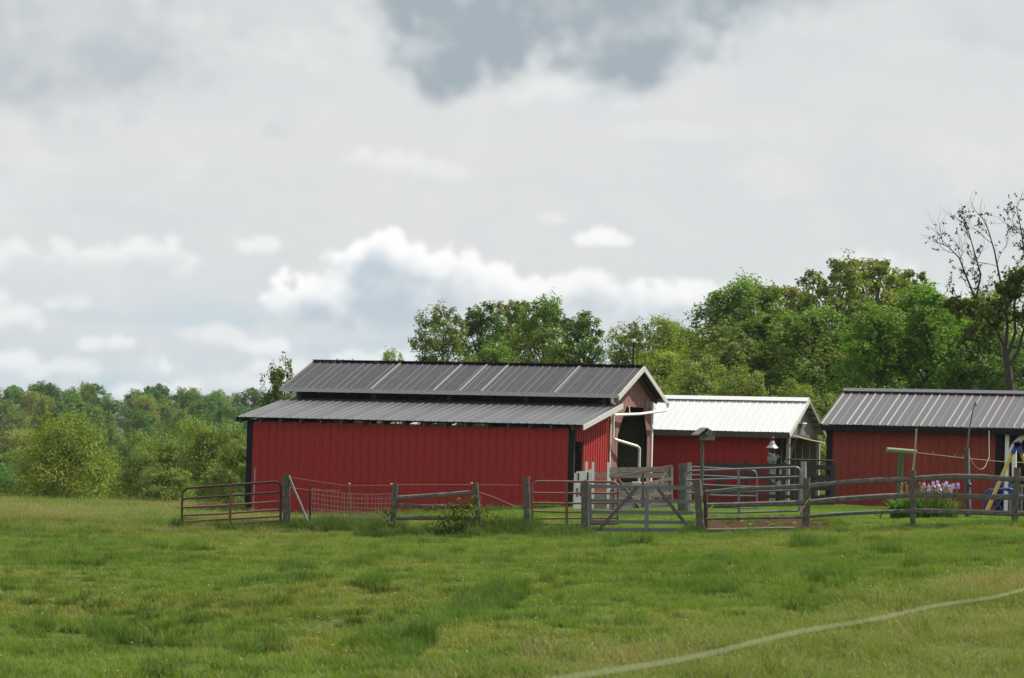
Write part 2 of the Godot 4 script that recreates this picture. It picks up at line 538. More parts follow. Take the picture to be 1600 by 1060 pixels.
func sky_at(az: float, el: float, near_puffs: Array, near_veils: Array) -> Color:
	var d := Vector3(sin(deg_to_rad(az)) * cos(deg_to_rad(el)), sin(deg_to_rad(el)), -cos(deg_to_rad(az)) * cos(deg_to_rad(el))) * 57.3
	var c := Color(0.795, 0.835, 0.862).lerp(Color(0.872, 0.878, 0.880), smoothstep(0.0, 4.2, el))
	c = c.lerp(Color(0.80, 0.83, 0.86), smoothstep(20.0, 70.0, el))
	var streak := wisps.get_noise_3d(d.x * 0.20, d.y * 0.9, d.z * 0.20)
	var streak2 := wisps.get_noise_3d(d.x * 0.45 + 40.0, d.y * 2.2, d.z * 0.45)
	c = c.lerp(Color(0.80, 0.845, 0.858), clampf(0.10 + streak * 0.55 + streak2 * 0.25, 0.0, 0.6))
	var blue := smoothstep(0.02, 0.42, wisps.get_noise_3d(d.x * 0.35, d.y * 1.9 + 9.0, d.z * 0.35)) * smoothstep(4.0, 1.0, el)
	c = c.lerp(Color(0.735, 0.815, 0.862), blue * 0.75)
	var f1 := fleece.get_noise_3d(d.x, d.y * 1.25, d.z)
	var f2 := fleece.get_noise_3d(d.x * 3.1 + 17.0, d.y * 3.6, d.z * 3.1)
	var f3 := fleece.get_noise_3d(d.x * 0.45 - 31.0, d.y * 0.6, d.z * 0.45)
	var mottle := clampf(0.5 + f1 * 0.55 + f3 * 0.5 + f2 * 0.25, 0.0, 1.0)
	c = c.lerp(Color(0.825, 0.845, 0.862), smoothstep(0.45, 0.95, mottle) * 0.30).lerp(Color(0.93, 0.932, 0.932), smoothstep(0.42, 0.05, mottle) * 0.28)
	for b in near_veils:
		var dx := wrapf(az - b[0], -180.0, 180.0)
		var dy: float = el - b[1]
		var e: float = 1.0 - (dx * dx) / (b[2] * b[2]) - (dy * dy) / (b[3] * b[3])
		if e < -1.2:
			continue
		var dens := e + f1 * 0.62 + f3 * 0.5 + f2 * 0.20
		var cov: float = smoothstep(-0.25, 1.0, dens) * b[4]
		var dark := Color(0.875, 0.882, 0.888).lerp(Color(0.52, 0.585, 0.630), b[5] * clampf(0.88 + f1 * 0.55 + f2 * 0.30 + f3 * 0.5 - dy / b[3] * 0.25, 0.15, 1.3))
		c = c.lerp(dark, cov)
	var here := -9.0
	var above := -9.0
	var much := 0.0
	var heap := 0.0
	var over := 0.0
	for b in near_puffs:
		var dx := wrapf(az - b[0], -180.0, 180.0)
		var dy: float = el - b[1]
		var ry: float = b[3] if dy > 0.0 else b[3] * 0.8
		var e: float = 1.0 - (dx * dx) / (b[2] * b[2]) - (dy * dy) / (ry * ry)
		if e < -1.2:
			continue
		var dx2 := dx + 0.10
		var dy2 := dy + 0.34
		var ry2: float = b[3] if dy2 > 0.0 else b[3] * 0.8
		if e > here:
			here = e
			much = b[4]
		heap += exp(3.5 * e)
		over += exp(3.5 * maxf(-3.0, 1.0 - (dx2 * dx2) / (b[2] * b[2]) - (dy2 * dy2) / (ry2 * ry2)))
	if here > -1.2:
		here = log(heap) / 3.5
		above = log(over) / 3.5
		var f4 := fleece.get_noise_3d(d.x + 0.10, (d.y + 0.34) * 1.25, d.z)
		var f5 := fleece.get_noise_3d(d.x * 2.6 + 5.0, (d.y + 0.12) * 3.2, d.z * 2.6)
		var wild := lerpf(1.75, 1.0, much)
		var dens := here * lerpf(0.75, 1.0, much) + (f1 * 0.95 + f2 * 0.62) * wild
		var lit := smoothstep(1.25, -0.30, above + f4 * 0.95 + f5 * 0.55 + f2 * 0.15)
		var cov := smoothstep(0.0, lerpf(0.75, 0.14, lit * much * much), dens) * much
		c = c.lerp(Color(0.86, 0.875, 0.885).lerp(Color(0.755, 0.80, 0.835), much * much).lerp(Color(0.97, 0.97, 0.965).lerp(Color(1, 1, 0.995), much), lit), cov)
	return c


func make_sky() -> Sky:
	fleece.seed = 5
	fleece.noise_type = FastNoiseLite.TYPE_SIMPLEX_SMOOTH
	fleece.frequency = 0.55
	fleece.fractal_octaves = 5
	fleece.fractal_gain = 0.55
	wisps.seed = 11
	wisps.noise_type = FastNoiseLite.TYPE_SIMPLEX_SMOOTH
	wisps.frequency = 0.5
	wisps.fractal_octaves = 4
	plan_clouds()
	var w := 768
	var h := 384
	var im := Image.create(w, h, false, Image.FORMAT_RGB8)
	im.fill(Color(0.42, 0.46, 0.36))
	for y in h / 2:
		var el := 90.0 - (y + 0.5) * 180.0 / h
		var pu := puffs.filter(func(b): return absf(b[1] - el) < b[3] * 1.6)
		var ve := veils.filter(func(b): return absf(b[1] - el) < b[3] * 1.6)
		for x in w:
			im.set_pixel(x, y, sky_at(wrapf((x + 0.5) * 360.0 / w, -180.0, 180.0), el, pu, ve))
	im.resize(4096, 2048, Image.INTERPOLATE_BILINEAR)
	for y in range(1024 - 205, 1024):   # finer where the clouds are low and far off, in front
		var el := 90.0 - (y + 0.5) * 180.0 / 2048
		var pu := puffs.filter(func(b): return absf(b[1] - el) < b[3] * 1.6)
		var ve := veils.filter(func(b): return absf(b[1] - el) < b[3] * 1.6)
		for column in range(-185, 185):
			var x := posmod(column, 4096)
			var az := (column + 0.5) * 360.0 / 4096
			var fade := smoothstep(16.2, 14.0, absf(az)) * smoothstep(17.9, 16.0, el)
			im.set_pixel(x, y, im.get_pixel(x, y).lerp(sky_at(az, el, pu, ve), fade))
	var m := PanoramaSkyMaterial.new()
	m.panorama = ImageTexture.create_from_image(im)
	var s := Sky.new()
	s.sky_material = m
	return s


# ---------------------------------------------------------------- buildings
func slope_sheets(called: String, keys: Array, from: float, to: float, low: Vector2, high: Vector2, rib: float, parent: Node, count: int, minor := true) -> void:
	# low and high are (depth behind the front wall, height) of the eave and the ridge; sheets run up the slope
	var run := Vector3(0, high.y - low.y, -(high.x - low.x))
	var y := run.normalized()
	var x := Vector3.RIGHT
	var z := x.cross(y)
	if z.y < 0:
		z = -z
	var wide := (to - from) / count
	var s := Shape.new()
	s.sheet(wide + 0.012, run.length(), rib, Transform3D(Basis(x, y, z), Vector3.ZERO), minor)
	var m := s.mesh()
	for k in count:
		var o := put(called, m, mats[keys[(k * 7 + 2) % 3]], parent)
		o.position = Vector3(from + wide * k, low.y + (k % 2) * 0.003, -low.x)


func wall_sheets(called: String, keys: Array, from: float, to: float, bottom: float, top: float, z: float, rib: float, parent: Node, count: int) -> void:
	var s := Shape.new()
	var wide := (to - from) / count
	s.sheet(wide + 0.010, top - bottom, rib, Transform3D.IDENTITY)
	var m := s.mesh()
	for k in count:
		var o := put(called, m, mats[keys[(k * 5 + 1) % 3]], parent)
		o.position = Vector3(from + wide * k, bottom, z + (k % 2) * 0.003)


func end_plane(u: float) -> Transform3D:
	# polygons of (depth, height) stood up in the gable end at u, thickness towards +x
	return Transform3D(Basis(Vector3(0, 0, -1), Vector3.UP, Vector3.RIGHT), Vector3(u, 0, 0))


func boards(called: String, keys: Array, outline: PackedVector2Array, hole: PackedVector2Array, u: float, thick: float, pitch: float, parent: Node, gap := 0.008) -> void:
	var lo := 1e9
	var hi := -1e9
	for p in outline:
		lo = minf(lo, p.x)
		hi = maxf(hi, p.x)
	var k := 0
	var x := lo
	while x < hi - 0.02:
		var strip := PackedVector2Array([Vector2(x, -3), Vector2(x + pitch - gap, -3), Vector2(x + pitch - gap, 9), Vector2(x, 9)])
		for piece in Geometry2D.intersect_polygons(strip, outline):
			var rest := [piece]
			if hole.size():
				rest = Geometry2D.clip_polygons(piece, hole)
			for q in rest:
				if q.size() < 3:
					continue
				var s := Shape.new()
				s.slab(q, thick + (0.006 if k % 3 == 1 else 0.0), end_plane(u))
				obj(called, s, mats[keys[(k * 4 + k / 3) % keys.size()]], parent)
		x += pitch
		k += 1


func beam(called: String, a: Vector3, b: Vector3, wide: float, high: float, mat: String, parent: Node) -> MeshInstance3D:
	var s := Shape.new()
	s.bar(a, b, wide, high)
	return obj(called, s, mats[mat], parent)


func pipe(called: String, pts: Array, r: float, mat: String, parent: Node, sides := 8) -> MeshInstance3D:
	var s := Shape.new()
	s.tube(pts, [r], sides)
	return obj(called, s, mats[mat], parent)


func make_long_barn() -> void:
	var o := thing("barn", "long red metal barn with dark ribbed roof above a lower lean-to roof", "barn", Vector3(1.739, 0.45, -78), -0.318)
	var red := ["red_sheet_0", "red_sheet_1", "red_sheet_2"]
	var pink := ["faded_board_0", "faded_board_1", "faded_board_2"]
	var left := -9.56
	# front wall of the lean-to
	wall_sheets("wall_sheet", red, left + 0.13, -0.13, -0.9, 2.06, 0.0, 0.018, o, 10)
	beam("corner_post", Vector3(left + 0.05, -1.1, -0.06), Vector3(left + 0.05, 2.12, -0.06), 0.16, 0.17, "black_trim", o)
	beam("corner_post", Vector3(-0.06, -0.7, -0.06), Vector3(-0.06, 2.12, -0.06), 0.16, 0.15, "black_trim", o)
	beam("wall_plate", Vector3(left + 0.1, 2.02, -0.10), Vector3(-0.1, 2.02, -0.10), 0.08, 0.14, "dark_wood", o)
	# lower roof and its rafters
	slope_sheets("lower_roof_sheet", ["steel_roof_0", "steel_roof_1", "steel_roof_2"], left - 0.24, 0.327, Vector2(-0.263, 2.177), Vector2(3.50, 2.83), 0.022, o, 11, false)
	for k in 17:
		var u := left - 0.18 + k * 0.61
		beam("rafter", Vector3(u, 2.08, 0.20), Vector3(u, 2.72, -3.44), 0.05, 0.13, "dark_wood", o)
	for k in 5:
		var v := 0.25 + k * 0.75
		beam("purlin", Vector3(left - 0.2, 2.125 + v * 0.1735, -v), Vector3(0.29, 2.125 + v * 0.1735, -v), 0.09, 0.04, "dark_wood", o)
	beam("rake_board", Vector3(0.345, 2.10, 0.27), Vector3(0.345, 2.775, -3.55), 0.03, 0.14, "rake_paint", o)
	beam("rake_board", Vector3(left - 0.255, 2.10, 0.27), Vector3(left - 0.255, 2.775, -3.5), 0.03, 0.13, "black_trim", o)
	# the dark wall between the two roofs
	var c := Shape.new()
	c.box(Vector3((left - 0.03) / 2, 2.90, -3.56), Vector3(-left - 0.03, 0.46, 0.06))
	obj("clerestory_wall", c, mats.black_trim, o)
	# upper roof
	var a := left - 0.38
	var b := 0.327
	slope_sheets("upper_roof_sheet", ["dark_roof_0", "dark_roof_1", "dark_roof_2"], a, b, Vector2(3.16, 3.084), Vector2(5.72, 3.981), 0.024, o, 11)
	slope_sheets("upper_roof_sheet", ["dark_roof_0", "dark_roof_1", "dark_roof_2"], a, b, Vector2(8.28, 3.084), Vector2(5.72, 3.981), 0.024, o, 11)
	for f in [0.273, 0.462, 0.538, 0.602, 0.815]:
		var u: float = a + (b - a) * f
		beam("seam_strip", Vector3(u, 3.103, -3.17), Vector3(u, 3.995, -5.70), 0.050, 0.03, "worn_seam", o)
	var lip := Shape.new()
	var rr := RandomNumberGenerator.new()
	rr.seed = 4
	for k in 26:                      # rusted, flaking sheet ends over the gutter
		var u := rr.randf_range(a + 0.3, b - 0.6)
		lip.box(Vector3(u, 3.10 + rr.randf_range(0, 0.012), -3.15 - rr.randf_range(0, 0.03)), Vector3(rr.randf_range(0.08, 0.4), 0.012, 0.05))
	obj("flaked_edge", lip, mats.worn_seam, o).set_meta("kind", "stuff")
	beam("ridge_cap", Vector3(a - 0.01, 4.005, -5.66), Vector3(b + 0.01, 4.005, -5.66), 0.17, 0.03, "black_trim", o)
	beam("ridge_cap", Vector3(a - 0.01, 4.003, -5.80), Vector3(b + 0.01, 4.003, -5.80), 0.17, 0.03, "black_trim", o)
	for s in [[3.12, 3.05], [8.32, 3.05]]:
		var g := Shape.new()
		g.box(Vector3((a + b) / 2, s[1] - 0.05, -s[0]), Vector3(b - a + 0.02, 0.012, 0.10))
		g.box(Vector3((a + b) / 2, s[1], -s[0] + 0.055), Vector3(b - a + 0.02, 0.115, 0.012))
		g.box(Vector3((a + b) / 2, s[1], -s[0] - 0.055), Vector3(b - a + 0.02, 0.115, 0.012))
		obj("gutter", g, mats.gutter_metal, o)
	for s in [0.345, a - 0.02]:
		var key := "rake_paint" if s > 0.0 else "old_board"
		beam("rake_board", Vector3(s, 2.99, -3.10), Vector3(s, 3.92, -5.735), 0.03, 0.15, key, o)
		beam("rake_board", Vector3(s, 2.99, -8.34), Vector3(s, 3.92, -5.705), 0.03, 0.15, key, o)
	for k in 12:
		var u := a + 0.3 + k * 0.88
		beam("rafter", Vector3(u, 3.00, -3.2), Vector3(u, 3.86, -5.66), 0.05, 0.12, "dark_wood", o)
		beam("rafter", Vector3(u, 3.00, -8.24), Vector3(u, 3.86, -5.78), 0.05, 0.12, "dark_wood", o)
	# right end of the lean-to: red sheets with a dark doorway by the corner
	var outline := PackedVector2Array([Vector2(0.12, -0.7), Vector2(0.12, 2.10), Vector2(3.5, 2.68), Vector2(3.5, -0.7)])
	var door := PackedVector2Array([Vector2(0.0, -1.0), Vector2(0.0, 1.72), Vector2(0.93, 1.72), Vector2(0.93, -1.0)])
	var x := 0.12
	var k := 0
	while x < 3.45:
		var s := Shape.new()
		for q in [[0.0, 0.165, 0.008], [0.165, 0.229, 0.026]]:
			var strip := PackedVector2Array([Vector2(x + q[0], -2), Vector2(minf(x + q[1], 3.5), -2), Vector2(minf(x + q[1], 3.5), 5), Vector2(x + q[0], 5)])
			for piece in Geometry2D.intersect_polygons(strip, outline):
				for rest in Geometry2D.clip_polygons(piece, door):
					s.slab(rest, q[2], end_plane(-0.02))
		obj("end_sheet", s, mats[red[k % 3]], o)
		x += 0.229
		k += 1
	beam("door_jamb", Vector3(-0.04, -0.6, -0.97), Vector3(-0.04, 1.72, -0.97), 0.06, 0.06, "brown_wood", o)
	# main gable: faded boards round a tall opening with cut-off upper corners
	var gable := PackedVector2Array([Vector2(3.52, -0.8), Vector2(3.52, 3.05), Vector2(5.72, 3.83), Vector2(7.86, 3.05), Vector2(7.86, -0.8)])
	var hole := PackedVector2Array([Vector2(4.34, -1.2), Vector2(4.34, 1.96), Vector2(4.62, 2.28), Vector2(5.18, 2.80), Vector2(7.02, 2.80), Vector2(7.28, 2.34), Vector2(7.50, 1.96), Vector2(7.50, -1.2)])
	boards("gable_board", pink, gable, hole, -0.03, 0.022, 0.145, o)
	beam("corner_trim", Vector3(0.02, -0.7, -7.90), Vector3(0.02, 2.98, -7.90), 0.10, 0.05, "white_paint", o)
	beam("corner_trim", Vector3(0.02, -0.7, -3.50), Vector3(0.02, 2.66, -3.50), 0.05, 0.03, "white_paint", o)
	var plate := Shape.new()
	plate.box(Vector3(0.012, 2.93, -7.35), Vector3(0.02, 0.20, 0.50))
	obj("grey_plate", plate, mats.old_board, o)
	# frame, back and far end seen through the opening
	for v in [3.56, 7.80]:
		for q in 5:
			beam("frame_post", Vector3(-0.2 - q * 2.32, -1.2, -v), Vector3(-0.2 - q * 2.32, 3.0, -v), 0.13, 0.13, "dark_wood", o)
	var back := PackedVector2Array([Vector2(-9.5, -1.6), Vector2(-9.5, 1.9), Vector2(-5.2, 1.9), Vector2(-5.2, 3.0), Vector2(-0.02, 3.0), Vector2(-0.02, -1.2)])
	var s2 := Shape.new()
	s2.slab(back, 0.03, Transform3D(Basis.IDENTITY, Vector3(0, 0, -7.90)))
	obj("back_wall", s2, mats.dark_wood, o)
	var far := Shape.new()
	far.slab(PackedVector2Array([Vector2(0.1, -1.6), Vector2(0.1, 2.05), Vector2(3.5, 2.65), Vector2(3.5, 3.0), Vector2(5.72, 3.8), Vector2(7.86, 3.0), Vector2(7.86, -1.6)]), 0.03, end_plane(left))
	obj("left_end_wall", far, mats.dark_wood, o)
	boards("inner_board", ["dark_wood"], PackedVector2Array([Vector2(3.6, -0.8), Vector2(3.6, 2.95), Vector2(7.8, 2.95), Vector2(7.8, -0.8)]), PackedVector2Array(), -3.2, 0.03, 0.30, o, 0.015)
	beam("inner_brace", Vector3(-3.12, 0.75, -4.9), Vector3(-3.12, 1.65, -7.3), 0.05, 0.16, "old_board", o)
	beam("inner_rail", Vector3(-3.13, 1.72, -3.7), Vector3(-3.13, 1.72, -7.7), 0.05, 0.16, "dark_wood", o)
	beam("inner_rail", Vector3(-3.13, 0.45, -3.7), Vector3(-3.13, 0.45, -7.7), 0.05, 0.16, "dark_wood", o)
	# white downspouts
	pipe("downspout", [Vector3(0.16, 3.0, -3.13), Vector3(0.16, 2.90, -3.13), Vector3(0.16, 2.84, -3.20), Vector3(0.16, 2.81, -3.36)], 0.045, "white_paint", o)
	pipe("downspout", [Vector3(0.38, 3.0, -8.34), Vector3(0.38, 2.84, -8.34), Vector3(0.36, 2.76, -8.22), Vector3(0.20, 2.60, -5.9), Vector3(0.12, 2.52, -3.50)], 0.042, "white_paint", o)
	pipe("downspout", [Vector3(0.10, 2.56, -3.46), Vector3(0.10, 1.88, -3.46), Vector3(0.14, 1.83, -3.52), Vector3(0.32, 1.66, -5.25), Vector3(0.36, 1.60, -5.33), Vector3(0.36, 1.52, -5.36), Vector3(0.36, -0.2, -5.36)], 0.042, "white_paint", o)
	for q in [Vector3(0.30, 2.70, -7.2), Vector3(0.16, 2.62, -4.9)]:
		beam("pipe_strap", q + Vector3(0, 0.18, 0.05), q + Vector3(0, -0.04, -0.05), 0.02, 0.03, "white_paint", o)


func make_white_roof_shed() -> void:
	var o := thing("shed", "red shed with a bright white metal roof and open grey end bay", "shed", Vector3(8.372, 0.37, -86.2), -0.383)
	var left := -7.0
	wall_sheets("wall_sheet", ["red_sheet_0", "red_sheet_1", "red_sheet_2"], left, -0.52, -0.4, 2.12, -0.30, 0.018, o, 7)
	beam("eave_board", Vector3(left - 0.1, 2.20, -0.02), Vector3(-0.02, 2.20, -0.02), 0.04, 0.17, "dark_wood", o)
	slope_sheets("roof_sheet", ["white_roof_0", "white_roof_1", "white_roof_2"], left - 0.2, 0.02, Vector2(-0.03, 2.29), Vector2(1.99, 3.335), 0.020, o, 8)
	slope_sheets("roof_sheet", ["white_roof_0", "white_roof_1", "white_roof_2"], left - 0.2, 0.02, Vector2(4.0, 2.29), Vector2(1.99, 3.335), 0.020, o, 8)
	for s in [1.0, -1.0]:
		var cap := Shape.new()
		cap.bar(Vector3(left - 0.2, 3.33, -1.985 + s * 0.12), Vector3(0.03, 3.33, -1.985 + s * 0.12), 0.26, 0.012, Vector3(0, 1, s * 0.5))
		obj("ridge_cap", cap, mats.white_roof_0, o)
	beam("rake_board", Vector3(0.035, 2.19, 0.05), Vector3(0.035, 3.285, -2.0), 0.03, 0.12, "rake_paint", o)
	beam("rake_board", Vector3(0.035, 2.19, -4.03), Vector3(0.035, 3.285, -1.98), 0.03, 0.12, "old_board", o)
	for k in 6:
		var f := (k + 0.5) / 6.0
		beam("purlin", Vector3(left, lerpf(2.24, 3.26, f), -lerpf(3.95, 2.05, f)), Vector3(0.0, lerpf(2.24, 3.26, f), -lerpf(3.95, 2.05, f)), 0.09, 0.04, "dark_wood", o)
		beam("purlin", Vector3(left, lerpf(2.24, 3.26, f), -lerpf(0.02, 1.92, f)), Vector3(0.0, lerpf(2.24, 3.26, f), -lerpf(0.02, 1.92, f)), 0.09, 0.04, "dark_wood", o)
	boards("gable_board", ["old_board"], PackedVector2Array([Vector2(0.30, 2.24), Vector2(0.30, 2.36), Vector2(1.98, 3.22), Vector2(3.66, 2.36), Vector2(3.66, 2.24)]), PackedVector2Array(), -0.22, 0.024, 0.24, o, 0.014)
	var bp := Shape.new()
	bp.box(Vector3(-0.185, 2.82, -1.62), Vector3(0.02, 0.46, 0.34))
	obj("blue_panel", bp, mats.blue_plate, o)
	var lamp := Shape.new()
	lamp.box(Vector3(-0.12, 2.60, -1.82), Vector3(0.16, 0.04, 0.40))
	lamp.ball(Vector3(-0.12, 2.53, -1.86), Vector3(0.07, 0.07, 0.07), 5, 8)
	obj("wall_lamp", lamp, mats.white_paint, o)
	beam("tie_beam", Vector3(-0.20, 2.20, -0.30), Vector3(-0.20, 2.20, -3.68), 0.08, 0.12, "dark_wood", o)
	beam("end_post", Vector3(-0.12, -0.4, -0.34), Vector3(-0.12, 2.12, -0.34), 0.10, 0.10, "pale_post", o)
	beam("end_post", Vector3(-0.12, -0.4, -3.62), Vector3(-0.12, 2.16, -3.62), 0.10, 0.10, "pale_post", o)
	beam("bay_post", Vector3(-0.9, -0.4, -2.95), Vector3(-0.9, 2.2, -2.95), 0.20, 0.20, "brown_wood", o)
	beam("bay_post", Vector3(-0.56, -0.4, -0.36), Vector3(-0.56, 2.12, -0.36), 0.10, 0.10, "dark_wood", o)
	boards("bay_board", ["old_board"], PackedVector2Array([Vector2(0.35, -0.4), Vector2(0.35, 2.2), Vector2(3.64, 2.2), Vector2(3.64, -0.4)]), PackedVector2Array(), -1.9, 0.024, 0.22, o, 0.012)
	beam("bay_brace", Vector3(-0.5, 0.62, -0.5), Vector3(-0.5, 2.2, -2.45), 0.05, 0.30, "dark_wood", o)
	beam("bay_rail", Vector3(-0.4, 1.10, -0.4), Vector3(-0.4, 1.10, -1.0), 0.05, 0.14, "old_board", o)
	for k in 12:
		beam("back_board", Vector3(-2.78 + k * 0.225, -0.4, -3.70), Vector3(-2.78 + k * 0.225, 2.22, -3.70), 0.022 + 0.004 * (k % 2), 0.212, "old_board", o)
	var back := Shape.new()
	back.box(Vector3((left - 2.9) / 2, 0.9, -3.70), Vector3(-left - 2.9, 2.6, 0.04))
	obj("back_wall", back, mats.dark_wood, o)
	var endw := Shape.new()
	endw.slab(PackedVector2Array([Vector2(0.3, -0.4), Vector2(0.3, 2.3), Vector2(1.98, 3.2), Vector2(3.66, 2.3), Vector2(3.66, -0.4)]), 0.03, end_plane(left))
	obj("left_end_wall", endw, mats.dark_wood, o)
	var line := thing("cord", "thin pale cord stretched under the open gable of the white roofed shed", "cord", Vector3(8.372, 0.37, -86.2), -0.383)
	pipe("strand", [Vector3(0.06, 2.20, -0.1), Vector3(0.06, 2.10, -1.9), Vector3(0.06, 2.03, -3.7)], 0.022, "timber_line", line, 6)


func make_grey_roof_house() -> void:
	var o := thing("outbuilding", "brick red sided outbuilding with grey ribbed roof, black trim and a porch", "outbuilding", Vector3(8.521, 0.59, -79.0), -0.387)
	var right := 9.2
	wall_sheets("wall_sheet", ["brick_red_sheet_0", "brick_red_sheet_1", "brick_red_sheet_2"], 0.27, 4.80, 0.02, 2.14, -0.30, 0.020, o, 5)
	var sill := Shape.new()
	sill.box(Vector3(2.5, -0.10, -0.34), Vector3(4.6, 0.26, 0.10))
	obj("foundation_sill", sill, mats.dark_wood, o)
	beam("corner_post", Vector3(0.19, -0.25, -0.34), Vector3(0.19, 2.16, -0.34), 0.14, 0.17, "black_trim", o)
	beam("corner_post", Vector3(4.90, -0.25, -0.34), Vector3(4.90, 2.16, -0.34), 0.16, 0.18, "black_trim", o)
	beam("eave_board", Vector3(0.02, 2.145, -0.04), Vector3(right, 2.145, -0.04), 0.05, 0.15, "black_trim", o)
	var soffit := Shape.new()
	soffit.box(Vector3(right / 2, 2.15, -0.17), Vector3(right - 0.1, 0.02, 0.26))
	obj("soffit", soffit, mats.black_trim, o)
	slope_sheets("roof_sheet", ["grey_roof_0", "grey_roof_1", "grey_roof_2"], 0.0, right, Vector2(0.0, 2.247), Vector2(2.443, 3.25), 0.027, o, 10, false)
	slope_sheets("roof_sheet", ["grey_roof_0", "grey_roof_1", "grey_roof_2"], 0.0, right, Vector2(4.886, 2.247), Vector2(2.443, 3.25), 0.027, o, 10, false)
	for s in [1.0, -1.0]:
		var cap := Shape.new()
		cap.bar(Vector3(-0.03, 3.265, -2.443 + s * 0.10), Vector3(right, 3.265, -2.443 + s * 0.10), 0.24, 0.03, Vector3(0, 1, s * 0.42))
		obj("ridge_cap", cap, mats.grey_roof_1, o)
	beam("rake_trim", Vector3(-0.01, 2.20, 0.0), Vector3(-0.01, 3.21, -2.443), 0.03, 0.12, "grey_roof_0", o)
	beam("rake_trim", Vector3(-0.01, 2.20, -4.886), Vector3(-0.01, 3.21, -2.443), 0.03, 0.12, "grey_roof_0", o)
	var wallm := Shape.new()
	wallm.slab(PackedVector2Array([Vector2(0.3, -0.3), Vector2(0.3, 2.16), Vector2(2.443, 3.1), Vector2(4.6, 2.16), Vector2(4.6, -0.3)]), 0.04, end_plane(0.12))
	obj("left_end_wall", wallm, mats.brick_red_sheet_1, o)
	var back := Shape.new()
	back.box(Vector3(right / 2, 0.95, -4.6), Vector3(right - 0.3, 2.5, 0.06))
	obj("back_wall", back, mats.brick_red_sheet_0, o)
	var rw := Shape.new()
	rw.slab(PackedVector2Array([Vector2(1.72, -0.3), Vector2(1.72, 2.74), Vector2(2.443, 3.1), Vector2(4.6, 2.16), Vector2(4.6, -0.3)]), 0.04, end_plane(right - 0.14))
	obj("right_end_wall", rw, mats.brick_red_sheet_1, o)
	var pedi := Shape.new()
	pedi.slab(PackedVector2Array([Vector2(0.3, 2.16), Vector2(1.74, 2.78), Vector2(1.74, 2.16)]), 0.04, end_plane(right - 0.14))
	obj("porch_gable", pedi, mats.brick_red_sheet_1, o)
	# porch: recessed wall with a window, turned posts with brackets, a railing
	var pw := Shape.new()
	pw.box(Vector3(7.1, 0.98, -1.75), Vector3(4.3, 2.5, 0.06))
	obj("porch_wall", pw, mats.brown_wood, o)
	var side := Shape.new()
	side.box(Vector3(4.92, 0.98, -1.06), Vector3(0.05, 2.4, 1.30))
	obj("porch_side_wall", side, mats.brick_red_sheet_2, o)
	var deck := Shape.new()
	deck.box(Vector3(7.1, -0.12, -0.98), Vector3(4.3, 0.10, 1.5))
	obj("porch_floor", deck, mats.old_board, o)
	for u in [5.12, 7.2, 9.1]:
		beam("porch_post", Vector3(u, -0.2, -0.30), Vector3(u, 2.14, -0.30), 0.10, 0.10, "white_paint", o)
	for u in [5.12, 7.2]:
		var br := Shape.new()
		var poly := PackedVector2Array([Vector2(0.05, 1.38), Vector2(0.05, 1.68), Vector2(0.14, 1.86), Vector2(0.30, 2.02), Vector2(0.52, 2.12), Vector2(0.62, 2.12), Vector2(0.62, 2.05), Vector2(0.44, 1.96), Vector2(0.28, 1.76), Vector2(0.26, 1.62), Vector2(0.16, 1.55)])
		br.slab(poly, 0.05, Transform3D(Basis.IDENTITY, Vector3(u, 0, -0.33)))
		obj("bracket", br, mats.white_paint, o)
	for w in [[5.62, 6.10], [6.5, 6.98]]:
		var win := Shape.new()
		for e in [[w[0], 0.55, w[0], 1.92], [w[1], 0.55, w[1], 1.92], [w[0], 0.55, w[1], 0.55], [w[0], 1.92, w[1], 1.92], [w[0], 1.24, w[1], 1.24]]:
			win.bar(Vector3(e[0], e[1], -1.69), Vector3(e[2], e[3], -1.69), 0.06, 0.055)
		for q in [0.34, 0.67]:
			var xx: float = lerpf(w[0], w[1], q)
			win.bar(Vector3(xx, 1.24, -1.69), Vector3(xx, 1.92, -1.69), 0.03, 0.02)
		win.bar(Vector3(w[0], 1.58, -1.69), Vector3(w[1], 1.58, -1.69), 0.03, 0.02)
		var wn := obj("window", win, mats.white_paint, o)
		var gl := Shape.new()
		gl.box(Vector3((w[0] + w[1]) / 2, 1.24, -1.71), Vector3(w[1] - w[0], 1.36, 0.012))
		obj("pane", gl, mats.glass_dark, wn)
	beam("railing_rail", Vector3(5.12, 0.72, -0.30), Vector3(9.1, 0.72, -0.30), 0.06, 0.07, "pale_wood", o)
	beam("railing_rail", Vector3(5.12, 0.02, -0.30), Vector3(9.1, 0.02, -0.30), 0.06, 0.07, "pale_wood", o)
	for k in 26:
		beam("baluster", Vector3(5.24 + k * 0.15, 0.05, -0.30), Vector3(5.24 + k * 0.15, 0.69, -0.30), 0.035, 0.05, "pale_post", o)
	beam("porch_bench", Vector3(5.3, 0.95, -1.2), Vector3(6.6, 0.95, -1.2), 0.40, 0.05, "pale_wood", o)


# ---------------------------------------------------------------- gates, posts and fences
func rounded_frame(lb: Vector3, lt: Vector3, rt: Vector3, rb: Vector3, r: float) -> Array:
	var pts := [lb]
	var x := (rt - lt).normalized()
	var yl := (lb - lt).normalized()
	var yr := (rb - rt).normalized()
	for k in 6:
		var a := k / 5.0 * PI / 2
		pts.append(lt + (x + yl) * r - x * r * cos(a) - yl * r * sin(a))
	for k in 6:
		var a := k / 5.0 * PI / 2
		pts.append(rt + (yr - x) * r + x * r * sin(a) - yr * r * cos(a))
	pts.append(rb)
	return pts


